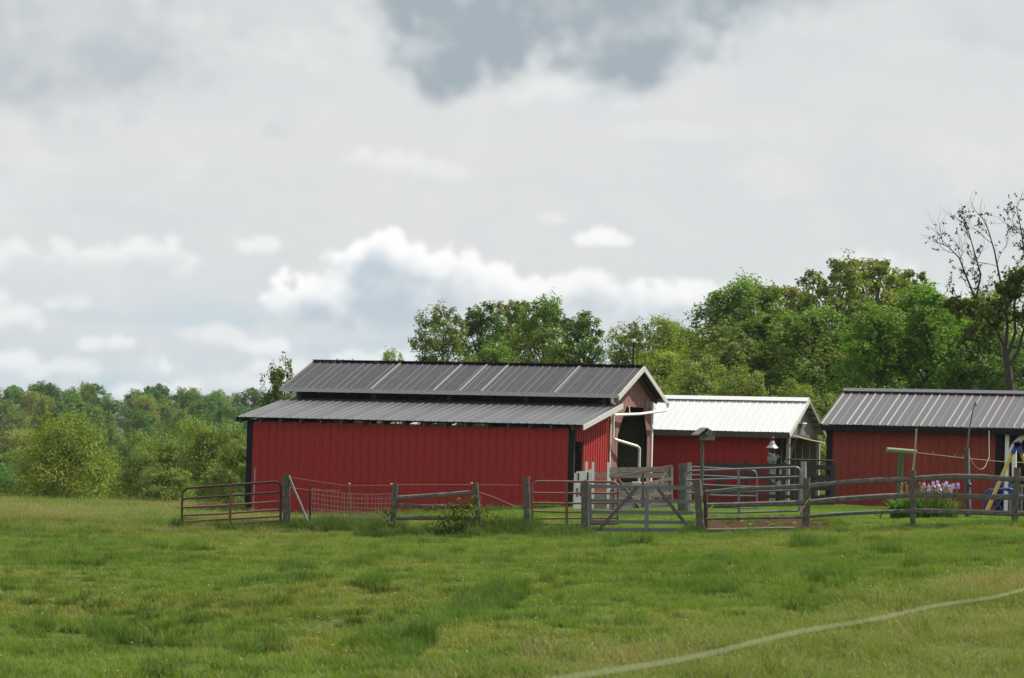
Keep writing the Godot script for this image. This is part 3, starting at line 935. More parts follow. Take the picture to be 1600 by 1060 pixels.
func tube_gate(label: String, lb: Vector3, lt: Vector3, rt: Vector3, rb: Vector3, bars: Array, uprights: Array, radius: float, mat: String, low_mat := "", group := "") -> Node3D:
	var o := thing("tube_gate", label, "gate", lb, 0.0, group)
	lt -= lb
	rt -= lb
	rb -= lb
	pipe("gate_frame", rounded_frame(Vector3.ZERO, lt, rt, rb, 0.14), radius, mat, o)
	var i := 0
	for f in bars:
		var a: Vector3 = lt * (1.0 - f)
		var b: Vector3 = rt.lerp(rb, f)
		var sag := Vector3(0, -0.010 * (i % 3), 0)
		pipe("bar", [a, a.lerp(b, 0.4) + sag, b], radius * 0.92, low_mat if low_mat and f > 0.4 else mat, o, 7)
		i += 1
	for u in uprights:
		var s := Shape.new()
		s.bar(lt.lerp(rt, u) + Vector3(0, 0, 0.02), Vector3.ZERO.lerp(rb, u) + Vector3(0, 0, 0.02), radius * 0.8, radius * 2.2)
		obj("upright", s, mats[low_mat if low_mat else mat], o)
	return o


func post(label: String, foot: Vector3, top: Vector3, wide: float, mat := "post_wood", called := "fence_post", group := "") -> Node3D:
	var o := thing(called, label, "post", foot, 0.0, group)
	wooden("timber", Vector3(0, -0.25, 0), top - foot, wide, wide, mat, o)
	return o


func wooden(called: String, a: Vector3, b: Vector3, wide: float, high: float, mat: String, o: Node3D, bend := 0.0) -> MeshInstance3D:
	var s := Shape.new()
	var r := RandomNumberGenerator.new()
	r.seed = hash(a * 7.0 + b)
	var m1 := a.lerp(b, 0.33) + Vector3(r.randf_range(-1, 1), r.randf_range(-1, 1), 0) * 0.012 + Vector3(0, bend, 0)
	var m2 := a.lerp(b, 0.67) + Vector3(r.randf_range(-1, 1), r.randf_range(-1, 1), 0) * 0.012 + Vector3(0, bend, 0)
	s.timber([a, m1, m2, b], wide, high, r)
	return obj(called, s, mats[mat], o)


func make_fences() -> void:
	# far left: rusty tube gate between the pasture and the barn
	tube_gate("rusty six bar tube gate standing at the far left corner of the barn", Vector3(-6.99, 0.03, -62), Vector3(-7.0, 0.85, -62), Vector3(-4.89, 1.06, -62), Vector3(-4.87, 0.20, -62), [0.27, 0.50, 0.70, 0.87, 0.985], [0.49], 0.025, "rust", "red_rust")
	post("thick grey post with a nail on top at the hinge of the far left gate", Vector3(-4.74, 0.2, -62), Vector3(-4.77, 1.22, -62), 0.155)
	var pl := thing("brace_plank", "grey plank leaning against the thick post beside the far left gate", "plank", Vector3(-4.28, 0.32, -61.8))
	wooden("timber", Vector3(0, -0.1, 0), Vector3(-0.44, 0.87, -0.10), 0.05, 0.10, "old_board", pl)
	var gp := thing("upright_plank", "pale grey plank standing against the left end of the red barn wall", "plank", Vector3(-7.06, -0.1, -80.0))
	wooden("timber", Vector3.ZERO, Vector3(0.03, 1.32, 0), 0.04, 0.10, "pale_post", gp)

	# wire netting between that post and the short wooden fence
	var net := thing("netting_fence", "sagging rusty wire netting fence in front of the long barn wall", "wire fence", Vector3(-4.28, 0.3, -62.6))
	var steel := Shape.new()
	steel.bar(Vector3(0, -0.2, 0), Vector3(-0.01, 0.66, 0), 0.05, 0.05)
	obj("net_post", steel, mats.rust, net)
	var rod := Shape.new()
	rod.tube([Vector3(0.90, -0.2, -0.03), Vector3(0.83, 0.74, -0.03)], [0.018], 6)
	obj("net_post", rod, mats.red_rust, net)
	var knob := Shape.new()
	knob.ball(Vector3(0.83, 0.74, -0.03), Vector3(0.024, 0.022, 0.02), 5, 7)
	obj("insulator", knob, mats.insulator, net)
	var netr := RandomNumberGenerator.new()
	netr.seed = 12
	var slump := func(x: float, f: float) -> Vector3: return Vector3(x, -0.02 + f * 0.64 - 0.05 * sin(x * 1.6) * (0.4 + f) - x * 0.01, x * 1.06 + 0.015 * sin(x * 9.0 + f * 4.0))
	for k in 7:
		var pts := []
		for q in 13:
			pts.append(slump.call(q * 1.86 / 12.0, k / 6.0) + Vector3(0, netr.randf_range(-0.006, 0.006), 0))
		pipe("net_wire", pts, 0.005, "wire", net, 4)
	for k in 25:
		var x := 0.03 + k * 0.076
		var skew := netr.randf_range(-0.02, 0.02)
		pipe("net_wire", [slump.call(x, 0.0), slump.call(x + skew * 0.5, 0.5), slump.call(x + skew, 1.02)], 0.0045, "wire", net, 4)

	# the short fence of two posts and three rails
	var sf := thing("rail_fence", "short weathered wooden fence of two posts and three rails before the barn", "fence", Vector3(-1.5, 0.1, -60))
	var at := Vector3(-1.5, 0.1, -60)
	wooden("fence_post", Vector3(-2.39, -0.2, -60) - at, Vector3(-2.34, 1.10, -60) - at, 0.12, 0.12, "post_wood", sf)
	wooden("fence_post", Vector3(-0.55, -0.1, -60) - at, Vector3(-0.68, 1.16, -60) - at, 0.12, 0.12, "post_wood", sf)
	wooden("rail", Vector3(-2.34, 0.80, -60) - at, Vector3(-0.66, 0.97, -60) - at, 0.06, 0.085, "rail_wood", sf)
	wooden("rail", Vector3(-2.34, 0.66, -60) - at, Vector3(-0.63, 0.69, -60) - at, 0.06, 0.085, "rail_wood", sf, -0.02)
	wooden("rail", Vector3(-2.36, 0.38, -60) - at, Vector3(-0.58, 0.42, -60) - at, 0.06, 0.085, "rail_wood", sf)
	for p in [Vector3(-2.43, 1.09, -59.95), Vector3(-0.76, 1.15, -59.95)]:
		var s := Shape.new()
		s.ball(p - at, Vector3(0.030, 0.018, 0.02), 5, 7)
		obj("insulator", s, mats.insulator, sf)

	# strands of plain wire
	var strands := [
		["upper strand of wire from the far left gate post to the short fence", [Vector3(-4.75, 1.16, -62), Vector3(-3.5, 1.02, -61.3), Vector3(-2.36, 1.06, -60)]],
		["loose wire drooping from the short fence to the lone post on its right", [Vector3(-0.62, 0.98, -60), Vector3(-0.25, 0.86, -60), Vector3(0.1, 0.72, -60), Vector3(0.38, 0.60, -60)]],
		["tight wire across the tops of the short fence and the lone post", [Vector3(-2.36, 1.08, -60), Vector3(-0.68, 1.12, -60), Vector3(0.38, 1.14, -60)]],
		["second wire from the far left gate post to the netting", [Vector3(-4.72, 0.94, -62), Vector3(-4.3, 0.88, -62.5), Vector3(-3.6, 0.90, -61.9)]],
	]
	for e in strands:
		var w := thing("fence_wire", e[0], "wire", e[1][0])
		var pts := []
		for p in e[1]:
			pts.append(p - e[1][0])
		pipe("strand", pts, 0.0045, "wire", w, 4)
	var p3 := post("lone square grey post between the short fence and the red rusty gate", Vector3(0.44, 0.16, -60), Vector3(0.37, 1.29, -60), 0.15)
	var cap := Shape.new()
	cap.ball(Vector3(0.0, 1.14, 0.02), Vector3(0.022, 0.035, 0.022), 5, 6)
	obj("insulator", cap, mats.red_rust, p3)

	tube_gate("red rusted tube gate with drooping bars right of the lone grey post", Vector3(0.54, 0.30, -61), Vector3(0.51, 1.215, -61), Vector3(2.33, 1.25, -61), Vector3(2.34, 0.36, -61), [0.27, 0.50, 0.69, 0.86, 0.99], [0.40], 0.024, "red_rust")
	post("short mossy post wired to the left end of the big grey gate", Vector3(1.63, 0.16, -59.2), Vector3(1.58, 1.27, -59.2), 0.17)

	# the big grey gate: flat rails, a middle upright and two diagonals
	var bg := thing("steel_gate", "big grey steel gate with flat rails and two diagonal braces", "gate", Vector3(1.72, 0.24, -59.5))
	at = Vector3(1.72, 0.24, -59.5)
	for h in [[1.155, 1.18], [0.865, 0.90], [0.625, 0.665], [0.43, 0.47], [0.265, 0.315]]:
		var s := Shape.new()
		s.bar(Vector3(1.70, h[0], -59.5) - at, Vector3(3.84, h[1], -59.5) - at, 0.03, 0.072)
		s.bar(Vector3(1.70, h[0] + 0.022, -59.482) - at, Vector3(3.84, h[1] + 0.022, -59.482) - at, 0.012, 0.014)
		obj("gate_rail", s, mats.grey_steel, bg)
	for e in [["gate_stile", Vector3(1.68, 1.20, -59.49), Vector3(1.72, 0.42, -59.49), 0.07], ["gate_stile", Vector3(2.86, 1.19, -59.46), Vector3(2.88, 0.24, -59.46), 0.085], ["gate_brace", Vector3(2.66, 1.16, -59.46), Vector3(1.90, 0.27, -59.46), 0.072], ["gate_brace", Vector3(3.08, 1.16, -59.46), Vector3(3.78, 0.31, -59.46), 0.072]]:
		beam(e[0], e[1] - at, e[2] - at, 0.03, e[3], "brown_steel" if e[0] == "gate_brace" else "grey_steel", bg)

	# the angled brown gate behind it
	var ag := thing("swung_gate", "brown rusty steel gate swung open at an angle behind the big grey gate", "gate", Vector3(2.36, 0.45, -64.2))
	at = Vector3(2.36, 0.45, -64.2)
	for e in [[1.30, 1.60], [1.02, 1.31], [0.80, 0.98], [0.60, 0.76]]:
		beam("gate_rail", Vector3(2.30, e[0], -64.2) - at, Vector3(3.80, e[1], -67.0) - at, 0.035, 0.066, "brown_steel" if e[0] < 1.2 else "rust", ag)
	for e in [[Vector3(2.32, 1.32, -64.18), Vector3(2.36, 0.50, -64.18)], [Vector3(3.06, 1.45, -65.6), Vector3(3.08, 0.66, -65.6)], [Vector3(3.74, 1.60, -66.98), Vector3(3.78, 0.75, -66.98)], [Vector3(2.45, 1.30, -64.4), Vector3(2.98, 0.66, -65.4)], [Vector3(3.66, 1.50, -66.8), Vector3(3.26, 0.74, -66.0)]]:
		beam("gate_brace", e[0] - at, e[1] - at, 0.04, 0.05, "brown_steel", ag)
	post("stout dark post where the brown gate and galvanised gate meet", Vector3(4.0, 0.5, -66), Vector3(3.98, 1.68, -66), 0.19)
	post("pale flat grey post just right of the stout dark post", Vector3(4.28, 0.5, -68), Vector3(4.27, 1.70, -68), 0.11, "pale_post")

	tube_gate("galvanised tube gate with a rounded top behind the split rail fence", Vector3(3.94, 0.60, -63.0), Vector3(3.86, 1.51, -63.0), Vector3(6.39, 1.67, -63.0), Vector3(6.37, 0.70, -63.0), [0.22, 0.52, 0.99], [0.46], 0.024, "galvanised")
	tube_gate("second galvanised tube gate with a rounded corner, nearer the white roofed shed", Vector3(4.35, 0.62, -69.0), Vector3(4.30, 1.60, -69.0), Vector3(5.95, 1.55, -69.0), Vector3(5.97, 0.62, -69.0), [0.20, 0.42, 0.66, 0.98], [], 0.02, "galvanised")
	post("pale square post at the latch of the galvanised gate", Vector3(6.49, 0.40, -63.2), Vector3(6.47, 1.79, -63.2), 0.125, "pale_post")
	var pp := thing("pipe_post", "thin rusty pipe post beside the post right of the big gate", "post", Vector3(4.09, 0.2, -59.0))
	pipe("shaft", [Vector3(0, -0.2, 0), Vector3(-0.05, 1.0, 0)], 0.045, "rust", pp)

	# the split rail fence on the right
	var rf := thing("split_rail_fence", "weathered split rail fence running along the lawn on the right", "fence", Vector3(6.07, 0.28, -58.5))
	at = Vector3(6.07, 0.28, -58.5)
	for e in [[Vector3(3.97, 0.15, -58.5), Vector3(3.84, 1.37, -58.5), 0.165], [Vector3(6.07, 0.2, -58.5), Vector3(6.06, 1.46, -58.5), 0.135], [Vector3(8.24, 0.45, -58.5), Vector3(8.21, 1.67, -58.5), 0.12], [Vector3(10.29, 0.45, -58.5), Vector3(10.33, 1.78, -58.5), 0.125], [Vector3(12.45, 0.5, -58.5), Vector3(12.46, 1.82, -58.5), 0.13]]:
		wooden("fence_post", e[0] - at - Vector3(0, 0.15, 0), e[1] - at, e[2], e[2], "post_wood", rf)
	for e in [[4.0, 1.10, 6.02, 1.29, 0.10, 0.02], [4.04, 0.84, 6.02, 0.95, 0.10, 0.0], [4.04, 0.57, 6.02, 0.655, 0.05, 0.01], [4.04, 0.33, 6.02, 0.42, 0.085, 0.0],
			[6.10, 1.29, 8.19, 1.485, 0.10, 0.03], [6.11, 0.96, 8.20, 1.165, 0.10, 0.015], [6.12, 0.68, 8.20, 0.845, 0.075, 0.0],
			[8.25, 1.495, 10.31, 1.535, 0.115, 0.05], [8.26, 1.17, 10.31, 1.175, 0.105, 0.0], [8.27, 0.85, 10.31, 0.84, 0.11, 0.0],
			[10.34, 1.54, 12.43, 1.60, 0.11, 0.02], [10.34, 1.18, 12.43, 1.24, 0.10, 0.0], [10.34, 0.84, 12.43, 0.92, 0.10, 0.0]]:
		wooden("rail", Vector3(e[0], e[1], -58.49) - at, Vector3(e[2], e[3], -58.49) - at, 0.06, e[4], "rail_wood", rf, e[5])
	for p in [Vector3(5.98, 0.83, -58.40), Vector3(6.07, 0.70, -58.42), Vector3(6.08, 0.98, -58.42), Vector3(4.12, 0.78, -58.44)]:
		var s := Shape.new()
		s.tube([p - at + Vector3(-0.05, -0.06, 0), p - at + Vector3(0.0, 0.02, 0.02), p - at + Vector3(0.05, 0.06, 0)], [0.012], 5)
		obj("twine", s, mats.red_rust if p.y < 0.72 else mats.insulator, rf)
	var lp := thing("leaning_pole", "thin bare pole leaning up from the fence post in front of the irises", "pole", Vector3(8.19, 1.0, -58.62))
	wooden("timber", Vector3.ZERO, Vector3(0.09, 1.52, 0), 0.04, 0.04, "pale_post", lp)

	# black corral boards between the two sheds
	var cf := thing("corral_fence", "black pipe and board corral fence with diagonals below the white roofed shed", "fence", Vector3(7.4, 0.5, -76.5))
	at = Vector3(7.4, 0.5, -76.5)
	for e in [[1.64, 0.12], [1.36, 0.13], [1.08, 0.11], [0.84, 0.09], [0.66, 0.06]]:
		beam("corral_rail", Vector3(5.02, e[0], -76.5) - at, Vector3(8.62, e[0] + 0.02, -76.5) - at, 0.04, e[1], "black_pipe", cf)
	for x in [5.1, 6.3, 7.3, 8.0, 8.62]:
		beam("corral_post", Vector3(x, 0.2, -76.5) - at, Vector3(x, 1.78, -76.5) - at, 0.10, 0.11, "black_pipe", cf)
	for e in [[5.18, 1.62, 5.9, 0.92], [6.4, 1.66, 7.2, 1.0], [7.95, 1.60, 8.5, 1.10]]:
		beam("corral_brace", Vector3(e[0], e[1], -76.45) - at, Vector3(e[2], e[3], -76.45) - at, 0.04, 0.13, "black_pipe", cf)
	pipe("corral_pipe", [Vector3(7.35, 1.84, -76.4) - at, Vector3(8.62, 1.84, -76.4) - at], 0.022, "black_pipe", cf)


func make_yard() -> void:
	# white cattle headgate at the barn door
	var hg := thing("head_gate", "narrow white slotted cattle head gate by the dark barn doorway", "head gate", Vector3(1.73, 0.45, -73))
	var s := Shape.new()
	s.slab(PackedVector2Array([Vector2(-0.03, 0.0), Vector2(-0.01, 0.94), Vector2(0.36, 0.96), Vector2(0.37, 0.62), Vector2(0.24, 0.26), Vector2(0.24, 0.0)]), 0.05, Transform3D.IDENTITY)
	obj("plate", s, mats.white_paint, hg)
	for e in [[0.04, 0.70, 0.04, 0.90], [0.12, 0.42, 0.12, 0.62], [0.18, 0.42, 0.18, 0.66], [0.10, 0.68, 0.24, 0.72], [0.28, 0.64, 0.28, 0.92], [0.02, 0.30, 0.02, 0.52], [0.27, 0.20, 0.30, 0.42], [0.08, 0.34, 0.20, 0.37]]:
		beam("slot", Vector3(e[0], e[1], 0.056), Vector3(e[2], e[3], 0.056), 0.034, 0.034, "black_trim", hg)
	beam("stay", Vector3(0.33, -0.3, 0.03), Vector3(0.34, 1.0, 0.03), 0.06, 0.07, "white_paint", hg)
	beam("stay", Vector3(-0.05, 0.0, 0.03), Vector3(-0.04, 0.9, 0.03), 0.03, 0.04, "white_paint", hg)
	# the grey board pen with white painted posts
	var bp := thing("board_pen", "grey board cattle pen with white posts beside the open barn gable", "pen", Vector3(2.3, 0.45, -74))
	for x in [-0.28, -0.11, 0.28]:
		beam("pen_post", Vector3(x, -0.3, 0.02), Vector3(x - 0.02, 1.19, 0.02), 0.05, 0.065, "white_paint", bp)
	for e in [[-0.20, 0.84, 1.9, 0.90, 0.13, -0.02], [0.28, 0.99, 1.92, 1.06, 0.13, -0.05], [-0.22, 0.60, 1.9, 0.66, 0.12, -0.02], [-0.1, 0.34, 1.9, 0.44, 0.22, -0.05], [-0.1, 0.08, 1.9, 0.18, 0.22, -0.05]]:
		beam("pen_board", Vector3(e[0], e[1], e[5]), Vector3(e[2], e[3], e[5]), 0.03, e[4], "pale_wood", bp)
	beam("pen_post", Vector3(1.9, -0.3, 0.0), Vector3(1.88, 1.12, 0.0), 0.10, 0.10, "pale_post", bp)
	var tr := thing("feed_trough", "pale wooden feed trough with sloping end inside the board pen", "trough", Vector3(3.35, 0.75, -69.5))
	var t := Shape.new()
	t.slab(PackedVector2Array([Vector2(-0.32, 0.0), Vector2(-0.42, 0.42), Vector2(-0.40, 0.42), Vector2(-0.30, 0.03), Vector2(0.30, 0.03), Vector2(0.40, 0.42), Vector2(0.42, 0.42), Vector2(0.32, 0.0)]), 0.34, Transform3D.IDENTITY)
	obj("trough_body", t, mats.pale_wood, tr)
	beam("trough_side", Vector3(-0.38, 0.26, 0.35), Vector3(0.38, 0.30, 0.35), 0.02, 0.24, "pale_wood", tr)
	beam("trough_lip", Vector3(-0.36, 0.43, 0.2), Vector3(0.36, 0.43, 0.2), 0.32, 0.03, "white_paint", tr)

	# nesting box on a post
	var bh := thing("bird_house", "old grey wooden bird house on a tall post behind the fence", "bird house", Vector3(4.05, 0.3, -60.4))
	wooden("pole", Vector3(0, -0.2, 0), Vector3(0.0, 1.94, 0), 0.075, 0.075, "post_wood", bh)
	var b := Shape.new()
	b.slab(PackedVector2Array([Vector2(-0.10, 1.88), Vector2(-0.10, 2.03), Vector2(0.0, 2.11), Vector2(0.12, 2.03), Vector2(0.12, 1.88)]), 0.24, Transform3D(Basis(Vector3.UP, 0.55), Vector3(0.02, 0, -0.05)))
	obj("box", b, mats.old_board, bh)
	for e in [[Vector3(-0.17, 1.98, 0.10), Vector3(0.02, 2.135, 0.02)], [Vector3(0.02, 2.135, 0.02), Vector3(0.22, 1.99, -0.05)]]:
		var r := Shape.new()
		r.bar(e[0], e[1], 0.34, 0.022, Vector3.UP)
		obj("roof_board", r, mats.old_board, bh)
	var hole := Shape.new()
	hole.ball(Vector3(0.075, 1.97, 0.20), Vector3(0.022, 0.022, 0.012), 5, 8)
	obj("entrance", hole, mats.black_trim, bh)

	# weathered garden finial on its post by the shed
	var fp := thing("garden_ornament", "hooded plum and green metal ornament on a grey post before the white roofed shed", "ornament", Vector3(7.33, 0.35, -80))
	beam("post", Vector3(0, -0.1, 0), Vector3(0.0, 1.36, 0), 0.145, 0.145, "pale_post", fp)
	var l := Shape.new()
	l.lathe(Vector3(-0.02, 1.36, 0), [Vector2(0.0, 0.0), Vector2(0.08, 0.01), Vector2(0.13, 0.09), Vector2(0.135, 0.17), Vector2(0.10, 0.25), Vector2(0.085, 0.29), Vector2(0.0, 0.30)], 12)
	obj("urn", l, mats.verdigris, fp)
	l = Shape.new()
	l.lathe(Vector3(-0.02, 1.36, 0), [Vector2(0.05, 0.28), Vector2(0.07, 0.34), Vector2(0.06, 0.42), Vector2(0.0, 0.43)], 10)
	obj("lantern_core", l, mats.plum_metal, fp)
	for k in 4:
		var a := TAU * (k + 0.5) / 4
		pipe("stay", [Vector3(-0.02 + 0.12 * cos(a), 1.56, 0.12 * sin(a)), Vector3(-0.02 + 0.13 * cos(a), 1.70, 0.13 * sin(a)), Vector3(-0.02 + 0.10 * cos(a), 1.81, 0.10 * sin(a))], 0.018, "plum_metal", fp, 6)
	l = Shape.new()
	l.lathe(Vector3(-0.02, 1.36, 0), [Vector2(0.175, 0.44), Vector2(0.15, 0.47), Vector2(0.10, 0.52), Vector2(0.06, 0.60), Vector2(0.035, 0.64), Vector2(0.0, 0.645)], 14)
	obj("hood", l, mats.grey_metal, fp)
	l = Shape.new()
	l.ball(Vector3(-0.02, 2.06, 0), Vector3(0.05, 0.055, 0.05), 6, 10)
	obj("finial", l, mats.plum_metal, fp)
	beam("band", Vector3(-0.14, 1.66, 0.12), Vector3(0.12, 1.53, 0.12), 0.02, 0.045, "grey_metal", fp)
	beam("handle", Vector3(0.12, 1.62, 0.03), Vector3(0.19, 1.54, 0.03), 0.02, 0.04, "verdigris", fp)

	# washing line
	var tp := thing("clothes_pole", "green T shaped washing line pole before the grey roofed outbuilding", "clothes pole", Vector3(9.91, 0.6, -73))
	pipe("upright", [Vector3(0, -0.2, 0), Vector3(0.02, 1.50, 0)], 0.072, "green_paint", tp, 10)
	pipe("crossbar", [Vector3(-0.34, 1.54, 0.02), Vector3(0.42, 1.50, -0.02)], 0.075, "olive_paint", tp, 10)
	var cl := thing("clothes_line", "sagging washing line with pegs strung from the green pole", "clothes line", Vector3(10.3, 2.1, -73))
	pipe("strand", [Vector3(0, 0, 0), Vector3(1.0, -0.09, -0.1), Vector3(2.2, -0.17, -0.3), Vector3(3.6, -0.20, -0.6)], 0.007, "bright_wire", cl, 5)
	for x in [0.42, 0.98, 1.18, 1.30, 1.86]:
		beam("peg", Vector3(x, -0.02 - x * 0.085, 0.0), Vector3(x + 0.03, 0.07 - x * 0.085, 0.0), 0.02, 0.02, "pale_wood", cl)
	var um := thing("utility_post", "dark split wooden post with a thin bent mast rising from its top", "post", Vector3(11.14, 0.55, -70))
	wooden("timber", Vector3(0.02, -0.2, 0), Vector3(-0.03, 1.70, 0), 0.10, 0.12, "dark_wood", um)
	wooden("timber", Vector3(0.10, -0.2, 0.03), Vector3(0.02, 1.66, 0.03), 0.06, 0.06, "pale_post", um)
	pipe("mast", [Vector3(-0.01, 1.6, 0), Vector3(0.03, 2.1, 0), Vector3(0.11, 2.6, 0), Vector3(0.17, 2.80, 0)], 0.018, "old_board", um, 6)
	beam("mast_cap", Vector3(0.15, 2.70, 0), Vector3(0.19, 2.76, 0), 0.05, 0.05, "galvanised", um)
	var bt := Shape.new()
	bt.ball(Vector3(0.06, 0.78, 0.06), Vector3(0.05, 0.05, 0.04), 5, 8)
	obj("blue_tap", bt, mats.blue_paint, um)
	pipe("hose", [Vector3(0.05, 0.74, 0.07), Vector3(0.02, 0.5, 0.09), Vector3(0.05, 0.15, 0.08), Vector3(0.03, -0.1, 0.09)], 0.016, "blue_paint", um, 6)
	var cb := thing("hanging_cable", "cable looping from the bent mast post up to the porch eave", "cable", Vector3(11.15, 2.15, -70))
	var loop := Curve3D.new()
	for e in [[Vector3(0, 0, 0), Vector3(0.05, -0.2, 0)], [Vector3(0.34, -0.43, -0.2), Vector3(0.14, 0.0, -0.2)], [Vector3(0.72, -0.12, -1.2), Vector3(0.12, 0.2, -0.4)], [Vector3(1.17, 0.56, -4.0), Vector3(0.10, 0.10, -0.4)]]:
		loop.add_point(e[0], -e[1], e[1])
	var bends := []
	for p in loop.tessellate(4, 6):
		bends.append(p)
	pipe("strand", bends, 0.0065, "bright_wire", cb, 5)

	# swing frame with its blue bench
	var sw := thing("swing_set", "yellow A frame swing set with blue top brackets by the porch", "swing set", Vector3(11.6, 0.6, -66))
	for z in [0.0, -2.4]:
		var f: float = 1.0 - z / 66.0
		var ap := Vector3(11.63 * f, 2.32 + (-z) * 0.006, -66 + z) - Vector3(11.6, 0.6, -66)
		for e in [-0.72, 0.76]:
			pipe("leg", [ap + Vector3(e * 0.03, 0, 0), Vector3(11.63 * f + e - 11.6, 0.02, z)], 0.043, "yellow_paint", sw)
		var br := Shape.new()
		br.box(ap + Vector3(0, 0.0, 0.03), Vector3(0.15, 0.13, 0.10), Basis(Vector3.BACK, 0.3))
		br.bar(ap + Vector3(0, 0.02, 0.03), ap + Vector3(-0.10, -0.22, 0.03), 0.10, 0.10)
		br.bar(ap + Vector3(0, 0.02, 0.03), ap + Vector3(0.12, -0.22, 0.03), 0.10, 0.10)
		obj("top_bracket", br, mats.blue_paint, sw)
	pipe("top_bar", [Vector3(0.03, 1.73, 0), Vector3(0.45, 1.745, -2.4)], 0.045, "yellow_paint", sw)
	pipe("hanger", [Vector3(0.06, 1.65, -0.5), Vector3(0.075, 0.95, -0.5)], 0.055, "white_paint", sw)
	var gl := thing("glider_bench", "dark blue metal glider bench in front of the porch railing", "bench", Vector3(11.75, 0.62, -69))
	pipe("armrest", rounded_frame(Vector3(-0.22, 0.0, 0), Vector3(-0.20, 0.62, 0), Vector3(0.35, 0.66, 0), Vector3(0.38, 0.45, 0), 0.12), 0.03, "blue_paint", gl)
	pipe("armrest", rounded_frame(Vector3(-0.26, 0.0, -0.5), Vector3(-0.24, 0.60, -0.5), Vector3(0.35, 0.64, -0.5), Vector3(0.38, 0.45, -0.5), 0.12), 0.03, "blue_paint", gl)
	beam("seat", Vector3(-0.22, 0.47, -0.2), Vector3(0.85, 0.50, -0.2), 0.45, 0.07, "blue_paint", gl)
	for k in 5:
		beam("back_slat", Vector3(0.0 + k * 0.18, 0.48, -0.45), Vector3(0.0 + k * 0.18, 0.90, -0.52), 0.03, 0.05, "blue_paint", gl)
	for e in [[-0.16, 0.44, 0.16, 0.05], [0.10, 0.44, -0.20, 0.02], [0.55, 0.44, 0.30, 0.02]]:
		pipe("leg", [Vector3(e[0], e[1], 0.03), Vector3(e[2], e[3], 0.05)], 0.025, "blue_paint", gl)
	var sk := thing("garden_stake", "bent dark iron garden stake leaning left of the iris clump", "stake", Vector3(8.20, 0.5, -62.6))
	pipe("shaft", [Vector3(-0.1, -0.1, 0), Vector3(-0.1, 0.16, 0), Vector3(-0.22, 0.18, 0)], 0.014, "black_pipe", sk, 6)
	pipe("shaft", [Vector3(-0.1, 0.16, 0), Vector3(0.06, 0.30, 0), Vector3(0.22, 0.38, 0.02)], 0.014, "black_pipe", sk, 6)
	var step := thing("step_stone", "pale flat stone slab lying at the foot of the outbuilding wall", "stone slab", grounded(11.75, -72.5))
	var st := Shape.new()
	st.box(Vector3(0, 0.03, 0), Vector3(0.36, 0.10, 0.30), Basis(Vector3.UP, 0.3))
	obj("slab", st, mats.stone, step)

	# yard lamp behind the barn
	var yl := thing("yard_lamp", "white globe yard lamp on a thin pole above the barn roof", "lamp", grounded(4.44, -105))
	var base: float = yl.position.y
	pipe("pole", [Vector3(0, -0.2, 0), Vector3(0, 5.98 - base, 0)], 0.03, "black_trim", yl)
	var g := Shape.new()
	g.ball(Vector3(0, 6.05 - base, 0), Vector3(0.078, 0.078, 0.078), 8, 12)
	obj("globe", g, mats.globe, yl)
	g = Shape.new()
	g.lathe(Vector3(0, 6.11 - base, 0), [Vector2(0.05, 0.0), Vector2(0.04, 0.03), Vector2(0.0, 0.04)], 10)
	obj("cap", g, mats.black_trim, yl)

	# the pale rope fence close to the camera
	var ro := thing("fence_rope", "pale electric fence rope crossing the lower right corner", "rope", Vector3(-0.75, 0.0, -3.5))
	var pts := []
	for k in 61:
		var f := k / 60.0
		var p := Vector3(lerpf(-0.75, 6.93, f), 1.30 + 0.004 * sin(f * 71.0) + 0.003 * sin(f * 33.0) - 0.02 * sin(f * PI), lerpf(-3.5, -25.0, f))
		pts.append(p - ro.position)
	pipe("strand", pts, 0.0014, "rope", ro, 6)
	for p in [Vector3(-0.75, 1.32, -3.5), Vector3(6.93, 1.32, -25.0)]:
		pipe("stake", [Vector3(p.x, -0.4, p.z) - ro.position, p - ro.position], 0.012, "white_paint", ro, 6)


